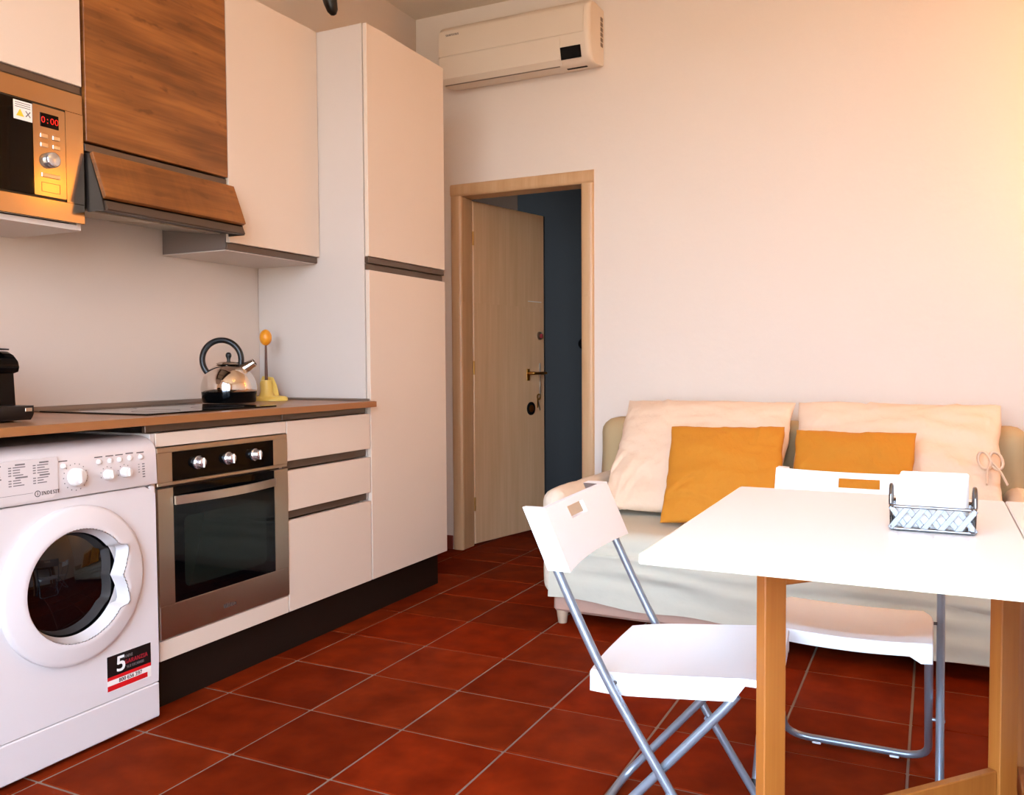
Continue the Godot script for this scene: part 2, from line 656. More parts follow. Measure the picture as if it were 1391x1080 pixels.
# ---------------------------------------------------------------- the room
func make_room() -> void:
	# slab under the tiles
	var slab := struct("floor", mb().span(Vector3(-0.5, -0.12, -1.4), Vector3(ROOM_X + 0.15, -0.003, ROOM_Z + 0.15)), M.grout, "dark red terracotta tiled floor with grey joints")
	lay_tiles(slab, 0.004, ROOM_X - 0.004, 0.004, ROOM_Z - 0.004)
	lay_tiles(slab, -0.38, 1.38, -1.23, 0.0)
	var w := struct("wall_left", mb().span(Vector3(-0.15, 0, -0.002), Vector3(0, ROOM_Y, ROOM_Z)), M.kitchen_wall_shaded, "cream painted wall behind the kitchen units")
	w.set_meta("kind", "structure")
	var bk := mb()
	bk.span(Vector3(-0.15, 0, -0.12), Vector3(0.27, ROOM_Y, 0))
	bk.span(Vector3(1.048, 0, -0.12), Vector3(ROOM_X + 0.15, ROOM_Y, 0))
	bk.span(Vector3(0.27, 2.05, -0.12), Vector3(1.048, ROOM_Y, 0))
	struct("wall_back", bk, M.wall_paint, "cream painted back wall behind the sofa")
	struct("wall_right", mb().span(Vector3(ROOM_X, 0, -0.002), Vector3(ROOM_X + 0.15, ROOM_Y, ROOM_Z)), M.wall_paint)
	var fr := mb()
	var wx := [1.05, 3.5]
	var wy := [0.12, 2.8]
	fr.span(Vector3(-0.15, 0, ROOM_Z), Vector3(wx[0], ROOM_Y, ROOM_Z + 0.2))
	fr.span(Vector3(wx[1], 0, ROOM_Z), Vector3(ROOM_X + 0.15, ROOM_Y, ROOM_Z + 0.2))
	fr.span(Vector3(wx[0], wy[1], ROOM_Z), Vector3(wx[1], ROOM_Y, ROOM_Z + 0.2))
	fr.span(Vector3(wx[0], 0, ROOM_Z), Vector3(wx[1], wy[0], ROOM_Z + 0.2))
	struct("wall_front", fr, M.wall_paint)
	struct("ceiling", mb().span(Vector3(-0.15, ROOM_Y, -0.12), Vector3(ROOM_X + 0.15, ROOM_Y + 0.15, ROOM_Z + 0.2)), M.ceiling_paint, "cream painted ceiling")
	# tall window that lets in the daylight
	var win := struct_node("window_1", "tall white framed double window behind the table", Vector3(0, 0, ROOM_Z + 0.06))
	var mid: float = (wx[0] + wx[1]) * 0.5
	for s in [[wx[0], mid], [mid, wx[1]]]:
		var f := mb()
		for x in [s[0] + 0.035, s[1] - 0.035]:
			f.box(Vector3(x, (wy[0] + wy[1]) * 0.5, 0), Vector3(0.07, wy[1] - wy[0], 0.06), 0.006)
		for y in [wy[0] + 0.035, wy[1] - 0.035, 1.0]:
			f.box(Vector3((s[0] + s[1]) * 0.5, y, 0), Vector3(s[1] - s[0] - 0.14, 0.07, 0.055), 0.006)
		part("window_frame", f, M.plaster_white, win)
		for yy in [[wy[0] + 0.07, 0.965], [1.035, wy[1] - 0.07]]:
			part("pane", mb().span(Vector3(s[0] + 0.07, yy[0], -0.003), Vector3(s[1] - 0.07, yy[1], 0.003)), M.window_glass, win)
	# skirting
	var sk := struct("baseboard_back", mb().span(Vector3(0.002, 0.001, 0.001), Vector3(0.222, 0.08, 0.012), 0.003), M.terracotta_trim, "dark red skirting beside the door frame")
	sk.set_meta("kind", "structure")
	struct("baseboard_right", mb().span(Vector3(1.1, 0.001, 0.001), Vector3(ROOM_X - 0.002, 0.08, 0.012), 0.003), M.terracotta_trim, "dark red skirting behind the sofa")
	# hallway behind the door
	struct("wall_hallway_back", mb().span(Vector3(-0.5, 0, -1.4), Vector3(1.5, 2.6, -1.25)), M.hall_wall_unlit)
	struct("wall_hallway_left", mb().span(Vector3(-0.5, 0, -1.25), Vector3(-0.38, 2.6, -0.12)), M.hall_wall_unlit)
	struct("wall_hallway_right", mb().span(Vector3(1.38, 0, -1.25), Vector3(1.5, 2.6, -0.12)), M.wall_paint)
	struct("ceiling_hallway", mb().span(Vector3(-0.5, 2.6, -1.4), Vector3(1.5, 2.7, -0.12)), M.hall_wall_unlit)
	make_doors()


func lay_tiles(slab: Node3D, x0: float, x1: float, z0: float, z1: float) -> void:
	var p := 0.3364
	var cache := {}
	var local := RandomNumberGenerator.new()
	local.seed = 91
	for i in range(-6, 14):
		for j in range(-12, 14):
			var a := Vector2(maxf(0.985 + i * p + 0.003, x0), maxf(2.549 + j * p + 0.003, z0))
			var b := Vector2(minf(0.985 + (i + 1) * p - 0.003, x1), minf(2.549 + (j + 1) * p - 0.003, z1))
			if b.x - a.x < 0.02 or b.y - a.y < 0.02:
				continue
			var s := ((b - a) * 1000.0).round() / 1000.0
			if not cache.has(s):
				cache[s] = mb().box(Vector3(0, -0.004, 0), Vector3(s.x, 0.008, s.y), 0.003).mesh()
			var o := MeshInstance3D.new()
			o.name = "tile"
			o.mesh = cache[s]
			o.material_override = M["terracotta_%d" % local.randi_range(0, 4)]
			slab.add_child(o, true)
			o.position = Vector3((a.x + b.x) * 0.5, local.randf_range(-0.0006, 0.0006), (a.y + b.y) * 0.5)
			o.rotation = Vector3(local.randf_range(-0.002, 0.002), 0, local.randf_range(-0.002, 0.002))


func make_doors() -> void:
	var c := struct_node("trim_1", "light wood door frame with rounded casing")
	# casing on the room side: two uprights and a head
	var prof := func(x0: float, x1: float) -> PackedVector2Array:
		return PackedVector2Array([Vector2(x0, 0.0), Vector2(x1, 0.0), Vector2(x1, 0.006), Vector2(x1 - 0.006, 0.012), Vector2(x1 - 0.014, 0.015), Vector2(x0 + 0.014, 0.015), Vector2(x0 + 0.006, 0.012), Vector2(x0, 0.006)])
	part("casing", mb().prism(prof.call(0.226, 0.294), 0.001, 2.024, "xz"), M.casing_wood, c)
	part("casing", mb().prism(prof.call(1.024, 1.094), 0.001, 2.024, "xz"), M.casing_wood, c)
	var hd := mb(Transform3D(Basis(Vector3.UP, Vector3.RIGHT, Vector3.BACK), Vector3.ZERO))
	hd.prism(prof.call(2.024, 2.092), 0.226, 1.094, "xz")
	part("casing", hd, M.casing_wood, c)
	part("jamb", mb().span(Vector3(0.272, 0.001, -0.122), Vector3(0.294, 2.024, 0.0), 0.004), M.casing_wood, c)
	part("jamb", mb().span(Vector3(1.024, 0.001, -0.122), Vector3(1.046, 2.024, 0.0), 0.004), M.casing_wood, c)
	part("jamb", mb().span(Vector3(0.272, 2.024, -0.122), Vector3(1.046, 2.046, 0.0), 0.004), M.casing_wood, c)
	# open leaf, hinged on the left jamb, swung into the hallway
	var d := struct_node("door_1", "open wooden door leaf with lever handle and locks", Vector3(0.298, 0, -0.118), deg_to_rad(77.2))
	# local x runs from the hinge to the free edge, local z towards the face seen from the room
	part("leaf", mb().span(Vector3(0.004, 0.012, -0.042), Vector3(0.69, 2.018, 0.0), 0.004), M.door_wood, d)
	part("edge_strip", mb().span(Vector3(0.6905, 0.012, -0.044), Vector3(0.699, 2.018, 0.003), 0.002), M.gap_black, d)
	for y in [0.25, 1.05, 1.8]:
		part("hinge", mb(Transform3D(Basis.IDENTITY, Vector3(-0.001, y - 0.04, 0.004))).lathe([Vector2(0, 0), Vector2(0.006, 0), Vector2(0.006, 0.08), Vector2(0, 0.08)], 10), M.brass, d)
	var face := Basis(Vector3.RIGHT, PI / 2)
	var disc := func(at: Vector3, r: float, h: float) -> MB:
		return mb(Transform3D(face, at)).lathe([Vector2(0, 0), Vector2(r, 0), Vector2(r, h * 0.7), Vector2(r * 0.8, h), Vector2(0, h)], 20)
	var esc := part("handle_plate", mb().span(Vector3(0.50, 0.965, 0.0005), Vector3(0.53, 1.04, 0.006), 0.002), M.brass, d)
	esc.set_meta("label", "brass handle plate")
	part("handle", mb().tube(rounded([Vector3(0.515, 1.012, 0.005), Vector3(0.515, 1.012, 0.05), Vector3(0.64, 1.012, 0.052)], 0.02), 0.009, 10), M.brass, d)
	var lk := part("lock", disc.call(Vector3(0.635, 1.25, 0.0005), 0.026, 0.012), M.steel_light, d)
	part("thumb_turn", mb().span(Vector3(0.628, 1.235, 0.012), Vector3(0.646, 1.262, 0.026), 0.004), M.red_dark, lk)
	part("lock_bar", mb().span(Vector3(0.632, 0.86, 0.0005), Vector3(0.642, 1.075, 0.008), 0.002), M.steel, d)
	var kb := part("key_ring", mb(Transform3D(face, Vector3(0.62, 0.86, 0.006))).lathe([Vector2(0.012, 0), Vector2(0.02, 0.0), Vector2(0.02, 0.004), Vector2(0.012, 0.004)], 14), M.brass, d)
	part("key", mb().span(Vector3(0.606, 0.79, 0.002), Vector3(0.617, 0.846, 0.005), 0.001), M.brass, kb)
	part("key", mb(Transform3D(Basis(Vector3.BACK, 0.35), Vector3(0.63, 0.80, 0.003))).box(Vector3.ZERO, Vector3(0.012, 0.06, 0.003), 0.001), M.steel, kb)
	var op := part("oval_plate", mb(Transform3D(face, Vector3(0.545, 0.788, 0.0005))).lathe([Vector2(0, 0), Vector2(0.042, 0), Vector2(0.042, 0.004), Vector2(0, 0.006)], 24), M.black_plastic, d)
	part("oval_mark", disc.call(Vector3(0.545, 0.788, 0.0065), 0.024, 0.002), M.brass, op)
	part("note_strip", mb().span(Vector3(0.52, 1.462, 0.0005), Vector3(0.66, 1.468, 0.001)), M.sticker_white, d)
	# dark blue door at the end of the hallway
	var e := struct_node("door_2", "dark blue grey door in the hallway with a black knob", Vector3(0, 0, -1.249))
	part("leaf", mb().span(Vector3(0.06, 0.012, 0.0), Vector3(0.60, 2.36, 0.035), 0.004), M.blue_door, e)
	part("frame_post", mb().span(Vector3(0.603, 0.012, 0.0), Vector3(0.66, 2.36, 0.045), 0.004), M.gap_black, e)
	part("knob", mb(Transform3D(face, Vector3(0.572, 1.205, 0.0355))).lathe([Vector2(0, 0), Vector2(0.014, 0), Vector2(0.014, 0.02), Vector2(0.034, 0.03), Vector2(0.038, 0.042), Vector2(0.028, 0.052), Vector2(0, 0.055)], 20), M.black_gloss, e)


# ---------------------------------------------------------------- kitchen
# open carcass: two sides, bottom, top, back, all in x from 0 (wall) to the front
func carcass(x1: float, y0: float, y1: float, z0: float, z1: float, t := 0.018) -> MB:
	var m := mb()
	m.span(Vector3(0.003, y0, z0), Vector3(x1, y1, z0 + t), 0.001)
	m.span(Vector3(0.003, y0, z1 - t), Vector3(x1, y1, z1), 0.001)
	m.span(Vector3(0.003, y0, z0 + t), Vector3(x1, y0 + t, z1 - t))
	m.span(Vector3(0.003, y1 - t, z0 + t), Vector3(x1, y1, z1 - t))
	m.span(Vector3(0.003, y0 + t, z0 + t), Vector3(0.012, y1 - t, z1 - t))
	return m


func front(called: String, x1: float, y0: float, y1: float, z0: float, z1: float, material: Material, parent: Node3D) -> MeshInstance3D:
	return part(called, mb().span(Vector3(x1 - 0.019, y0, z0 + 0.0012), Vector3(x1, y1, z1 - 0.0012), 0.0015), material, parent)


func make_kitchen() -> void:
	# tall cabinet
	var t := thing("tall_cabinet", "full height white cabinet with two handleless doors beside the door frame", "cabinet")
	part("body", carcass(0.578, 0.166, UPTOP, 0.713, 1.337), M.carcass_white, t)
	front("door", 0.6, 0.166, 1.467, 0.713, 1.334, M.front_white, t)
	front("door", 0.6, 1.524, UPTOP, 0.713, 1.334, M.front_white, t)
	var gp := part("grip_profile", mb().span(Vector3(0.556, 1.497, 0.714), Vector3(0.596, 1.522, 1.333), 0.002), M.profile_brown, t)
	part("grip_channel", mb().span(Vector3(0.54, 1.469, 0.714), Vector3(0.585, 1.4955, 1.333), 0.002), M.profile_brown, gp)
	# drawer cabinet
	var d := thing("drawer_cabinet", "white base cabinet with three handleless drawers under the worktop", "cabinet")
	part("body", carcass(0.555, 0.166, 0.894, 1.339, 1.857), M.carcass_white, d)
	front("drawer", 0.6, 0.166, 0.502, 1.339, 1.857, M.front_white, d)
	front("drawer", 0.6, 0.538, 0.686, 1.339, 1.857, M.front_white, d)
	front("drawer", 0.6, 0.722, 0.868, 1.339, 1.857, M.front_white, d)
	for y in [0.505, 0.689, 0.8695]:
		part("grip_profile", mb().span(Vector3(0.562, y, 1.341), Vector3(0.578, y + (0.032 if y < 0.8 else 0.025), 1.855), 0.002), M.profile_brown, d)
	# oven housing
	var h := thing("oven_cabinet", "white base cabinet that houses the steel oven", "cabinet")
	part("side_panel", mb().span(Vector3(0.003, 0.166, 1.859), Vector3(0.578, 0.866, 1.875), 0.001), M.carcass_white, h)
	part("side_panel", mb().span(Vector3(0.003, 0.166, 2.447), Vector3(0.597, 0.868, 2.464), 0.001), M.carcass_white, h)
	part("back_panel", mb().span(Vector3(0.003, 0.166, 1.877), Vector3(0.012, 0.894, 2.445)), M.carcass_white, h)
	part("shelf", mb().span(Vector3(0.014, 0.2, 1.877), Vector3(0.578, 0.218, 2.445)), M.carcass_white, h)
	front("top_strip", 0.6, 0.826, 0.868, 1.859, 2.447, M.front_white, h)
	front("bottom_strip", 0.6, 0.166, 0.227, 1.859, 2.447, M.front_white, h)
	part("grip_profile", mb().span(Vector3(0.562, 0.8695, 1.856), Vector3(0.578, 0.8945, 2.464), 0.002), M.profile_brown, h)
	make_oven()
	# plinth
	var pl := part("plinth", mb().span(Vector3(0.53, 0.001, 0.715), Vector3(0.546, 0.163, 2.462), 0.001), M.plinth_brown, self)
	tag(pl, "dark brown kick board along the floor under the white cabinets", "plinth")
	# worktop
	var w := thing("worktop", "wood effect kitchen worktop running from the tall cabinet over the washing machine", "worktop")
	part("slab", mb().span(Vector3(0.003, 0.897, 1.34), Vector3(0.632, TOPY, 3.1), 0.003), M.worktop_wood, w)
	part("front_edge", mb().span(Vector3(0.6325, 0.897, 1.3395), Vector3(0.6345, TOPY - 0.001, 3.1), 0.0006), M.worktop_edge, w)
	part("upstand", mb().span(Vector3(0.003, TOPY + 0.0005, 1.34), Vector3(0.018, TOPY + 0.017, 3.1), 0.003), M.upstand_grey, w)
	part("upstand", mb().span(Vector3(0.02, TOPY + 0.0005, 1.3385), Vector3(0.6, TOPY + 0.010, 1.346), 0.002), M.upstand_grey, w)
	part("end_panel", mb().span(Vector3(0.003, 0.001, 3.082), Vector3(0.6, 0.8965, 3.1), 0.001), M.carcass_white, w)
	# hob
	var hb := thing("hob", "flat black glass hob set on the wooden worktop", "hob")
	part("glass_top", mb().span(Vector3(0.06, TOPY + 0.0005, 1.862), Vector3(0.562, TOPY + 0.0055, 2.442), 0.002), M.glass_dark, hb)
	for q in [[0.19, 2.0, 0.075], [0.43, 2.02, 0.09], [0.43, 2.29, 0.075], [0.19, 2.28, 0.09]]:
		part("zone_ring", mb(Transform3D(Basis.IDENTITY, Vector3(q[0], TOPY + 0.0056, q[1]))).lathe([Vector2(q[2] - 0.002, 0), Vector2(q[2], 0), Vector2(q[2], 0.0002), Vector2(q[2] - 0.002, 0.0002), Vector2(q[2] - 0.002, 0)], 32), M.print_grey, hb)
	make_uppers()
	make_washer()
	make_counter_things()


func make_oven() -> void:
	var o := thing("oven", "built in stainless steel oven with black control strip and three knobs", "oven")
	var z0 := 1.8605
	var z1 := 2.4455
	part("casing", mb().span(Vector3(0.05, 0.235, 1.88), Vector3(0.583, 0.815, 2.43), 0.002), M.hood_grey, o)
	var f := mb()
	f.span(Vector3(0.584, 0.806, z0), Vector3(0.604, 0.8235, z1), 0.0015)
	f.span(Vector3(0.584, 0.704, z0), Vector3(0.604, 0.716, z1), 0.0015)
	f.span(Vector3(0.584, 0.716, z0), Vector3(0.604, 0.806, 1.934), 0.0)
	f.span(Vector3(0.584, 0.716, 2.388), Vector3(0.604, 0.806, z1), 0.0)
	var cp := part("control_panel", f, M.steel, o)
	part("control_strip", mb().span(Vector3(0.59, 0.7165, 1.9345), Vector3(0.6045, 0.8055, 2.3875)), M.black_gloss, cp)
	for z in [2.286, 2.155, 2.03]:
		var k := mb(Transform3D(Basis(Vector3.BACK, -PI / 2), Vector3(0.6048, 0.764, z)))
		k.lathe([Vector2(0, 0), Vector2(0.021, 0), Vector2(0.0215, 0.006), Vector2(0.017, 0.01), Vector2(0.016, 0.024), Vector2(0.013, 0.027), Vector2(0, 0.027)], 24)
		k.box(Vector3(0, 0.026, 0), Vector3(0.034, 0.012, 0.008), 0.003)
		part("knob", k, M.silver, o)
	# door: steel frame around black glass
	var g := mb()
	g.span(Vector3(0.584, 0.232, z0), Vector3(0.605, 0.335, z1), 0.0015)
	g.span(Vector3(0.584, 0.335, z0), Vector3(0.605, 0.697, 1.931), 0.0)
	g.span(Vector3(0.584, 0.335, 2.387), Vector3(0.605, 0.697, z1), 0.0)
	var dr := part("door", g, M.steel, o)
	part("window", mb().span(Vector3(0.588, 0.3355, 1.9315), Vector3(0.6035, 0.697, 2.3865)), M.glass_dark, dr)
	part("inner_window", mb().prism(round_rect(1.975, 0.375, 2.345, 0.60, 0.02), 0.6036, 0.6039, "zy"), M.oven_inner, dr)
	var hp := []
	for i in 17:
		var s := float(i) / 16.0
		hp.append(Vector3(0.612 + 0.026 * sin(PI * s), 0.656, lerpf(2.386, 1.932, s)))
	var hpoly := PackedVector2Array()
	for p in hp:
		hpoly.append(Vector2(p.x + 0.004, p.z))
	for i in range(16, -1, -1):
		hpoly.append(Vector2(hp[i].x - 0.004, hp[i].z))
	var hm := mb().prism(hpoly, 0.643, 0.67, "xz", 0.9)
	part("handle", hm, M.steel_light, dr)
	letters("lettering", "Midea", 0.014, Vector3(0.6056, 0.272, 2.157), M.print_dark, dr, "Droid Sans", true)


func make_uppers() -> void:
	# right hand unit
	var r := thing("hung_cabinet", "white hung cabinet between the range hood and the tall cabinet", "cabinet")
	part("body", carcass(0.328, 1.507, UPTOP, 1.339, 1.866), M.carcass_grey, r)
	front("door", 0.35, 1.533, UPTOP, 1.339, 1.866, M.front_white, r)
	part("grip_profile", mb().span(Vector3(0.329, 1.507, 1.341), Vector3(0.337, 1.531, 1.864), 0.001), M.profile_brown, r)
	part("bottom_board", mb().span(Vector3(0.004, 1.503, 1.34), Vector3(0.33, 1.5065, 1.865)), M.carcass_white, r)
	# unit above the hood
	var o := thing("hood_cabinet", "hung cabinet with an oak wood door above the range hood", "cabinet")
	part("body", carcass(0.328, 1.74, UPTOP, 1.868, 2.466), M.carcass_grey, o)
	front("door", 0.352, 1.77, UPTOP, 1.868, 2.466, M.oak, o)
	part("grip_profile", mb().span(Vector3(0.329, 1.741, 1.87), Vector3(0.344, 1.764, 2.464), 0.001), M.profile_brown, o)
	# left unit with the microwave in it
	var l := thing("microwave_cabinet", "white hung cabinet that holds the steel microwave", "cabinet")
	var b := mb()
	b.span(Vector3(0.003, 1.493, 2.474), Vector3(0.33, UPTOP, 2.49), 0.001)
	b.span(Vector3(0.003, 1.493, 3.056), Vector3(0.33, UPTOP, 3.072), 0.001)
	b.span(Vector3(0.003, 1.493, 2.49), Vector3(0.33, 1.509, 3.056))
	b.span(Vector3(0.003, 1.912, 2.49), Vector3(0.33, 1.928, 3.056))
	b.span(Vector3(0.003, UPTOP - 0.016, 2.49), Vector3(0.33, UPTOP, 3.056))
	b.span(Vector3(0.003, 1.509, 2.49), Vector3(0.012, UPTOP - 0.016, 3.056))
	part("body", b, M.carcass_white, l)
	front("door", 0.35, 1.932, UPTOP, 2.474, 3.072, M.front_white, l)
	part("grip_profile", mb().span(Vector3(0.331, 1.908, 2.476), Vector3(0.343, 1.930, 3.07), 0.001), M.profile_brown, l)
	make_microwave()
	make_hood()


func make_microwave() -> void:
	var o := thing("microwave", "built in steel microwave with black glass door and red display", "microwave")
	part("casing", mb().span(Vector3(0.05, 1.513, 2.5), Vector3(0.333, 1.9, 3.046), 0.003), M.hood_grey, o)
	var f := mb()
	f.span(Vector3(0.334, 1.844, 2.476), Vector3(0.352, 1.904, 3.07), 0.0015)
	f.span(Vector3(0.334, 1.511, 2.476), Vector3(0.352, 1.57, 3.07), 0.0015)
	f.span(Vector3(0.334, 1.57, 2.476), Vector3(0.352, 1.844, 2.536), 0.0)
	f.span(Vector3(0.334, 1.57, 3.01), Vector3(0.352, 1.844, 3.07), 0.0)
	part("surround", f, M.microwave_steel, o)
	part("dark_border", mb().prism(round_rect(2.5365, 1.5705, 3.0095, 1.8435, 0.008), 0.335, 0.352, "zy"), M.black_plastic, o)
	part("door", mb().span(Vector3(0.352, 1.5745, 2.6465), Vector3(0.358, 1.8395, 3.005), 0.001), M.glass_dark, o)
	var p := part("control_panel", mb().prism(round_rect(2.541, 1.576, 2.6445, 1.838, 0.004), 0.352, 0.3565, "zy"), M.microwave_steel, o)
	var ds := part("display", mb().span(Vector3(0.3566, 1.778, 2.5625), Vector3(0.358, 1.818, 2.621), 0.0004), M.black_gloss, p)
	ds.set_meta("label", "black display window")
	letters("display_digits", "0:00", 0.017, Vector3(0.3582, 1.798, 2.5915), M.display_red, p, "Droid Sans Mono", true)
	for z in [2.611, 2.572]:
		for y in [1.751, 1.7245]:
			part("button", mb().span(Vector3(0.3566, y - 0.006, z - 0.012), Vector3(0.3595, y + 0.006, z + 0.012), 0.001), M.steel_light, p)
	var kn := mb(Transform3D(Basis(Vector3.BACK, -PI / 2), Vector3(0.3566, 1.683, 2.593)))
	kn.lathe([Vector2(0, 0), Vector2(0.023, 0), Vector2(0.022, 0.018), Vector2(0.019, 0.021), Vector2(0, 0.021)], 28)
	part("knob", kn, M.silver, p)
	part("button", mb().span(Vector3(0.3566, 1.631, 2.562), Vector3(0.3595, 1.643, 2.622), 0.001), M.steel_light, p)
	var ob := mb()
	ob.span(Vector3(0.3566, 1.588, 2.562), Vector3(0.3572, 1.589, 2.622))
	ob.span(Vector3(0.3566, 1.615, 2.562), Vector3(0.3572, 1.616, 2.622))
	ob.span(Vector3(0.3566, 1.589, 2.562), Vector3(0.3572, 1.615, 2.563))
	ob.span(Vector3(0.3566, 1.589, 2.621), Vector3(0.3572, 1.615, 2.622))
	part("open_button", ob, M.red_dark, p)
	# warning label on the door
	var lb := part("warning_label", mb().span(Vector3(0.3581, 1.78, 2.647), Vector3(0.3584, 1.834, 2.704)), M.sticker_white, o)
	part("triangle_sign", mb().prism(PackedVector2Array([Vector2(2.672, 1.79), Vector2(2.696, 1.79), Vector2(2.684, 1.811)]), 0.3584, 0.3587, "zy"), M.sign_yellow, lb)
	var cr := mb()
	cr.bar(Vector3(0.3586, 1.792, 2.653), Vector3(0.3586, 1.808, 2.667), 0.003, 0.0004, Vector3(0, 1, -1))
	cr.bar(Vector3(0.3588, 1.808, 2.653), Vector3(0.3588, 1.792, 2.667), 0.003, 0.0004, Vector3(0, 1, 1))
	part("cross_sign", cr, M.print_grey, lb)
	for y in [1.828, 1.822, 1.816]:
		part("print_line", mb().span(Vector3(0.3584, y - 0.001, 2.652), Vector3(0.3586, y + 0.001, 2.699)), M.print_grey, lb)


func make_hood() -> void:
	var o := thing("range_hood", "pull out range hood with tilted oak flap and dark grey body", "range hood")
	var z0 := 1.87
	var z1 := 2.464
	part("body", mb().prism(PackedVector2Array([Vector2(0.004, 1.735), Vector2(0.004, 1.603), Vector2(0.395, 1.556), Vector2(0.36, 1.735)]), z0 + 0.006, z1 - 0.006, "xy"), M.hood_grey, o)
	# flap: from (0.372, 1.733) to (0.425, 1.592)
	var a := Vector3(0.372, 1.733, (z0 + z1) * 0.5)
	var b := Vector3(0.428, 1.590, (z0 + z1) * 0.5)
	part("wood_flap", mb().bar(a, b, z1 - z0 + 0.004, 0.016, Vector3.BACK, 0.0015), M.oak, o)
	for z in [z0, z1]:
		part("side_plate", mb().prism(PackedVector2Array([Vector2(0.352, 1.733), Vector2(0.362, 1.733), Vector2(0.416, 1.592), Vector2(0.426, 1.552), Vector2(0.352, 1.552)]), z - 0.003, z + 0.003, "xy"), M.hood_grey, o)
	part("front_lip", mb().prism(PackedVector2Array([Vector2(0.398, 1.582), Vector2(0.424, 1.582), Vector2(0.436, 1.556), Vector2(0.43, 1.552), Vector2(0.398, 1.556)]), z0 + 0.004, z1 - 0.004, "xy"), M.profile_brown, o)
	var fl := mb()
	for z in [[1.9, 2.155], [2.175, 2.43]]:
		fl.bar(Vector3(0.06, 1.594, (z[0] + z[1]) * 0.5), Vector3(0.34, 1.56, (z[0] + z[1]) * 0.5), z[1] - z[0], 0.006, Vector3.BACK, 0.002)
	part("grease_filter", fl, M.steel, o)
	part("flap_hinge", mb().span(Vector3(0.385, 1.612, z1 - 0.03), Vector3(0.405, 1.632, z1 - 0.012), 0.003), M.plastic_white, o)


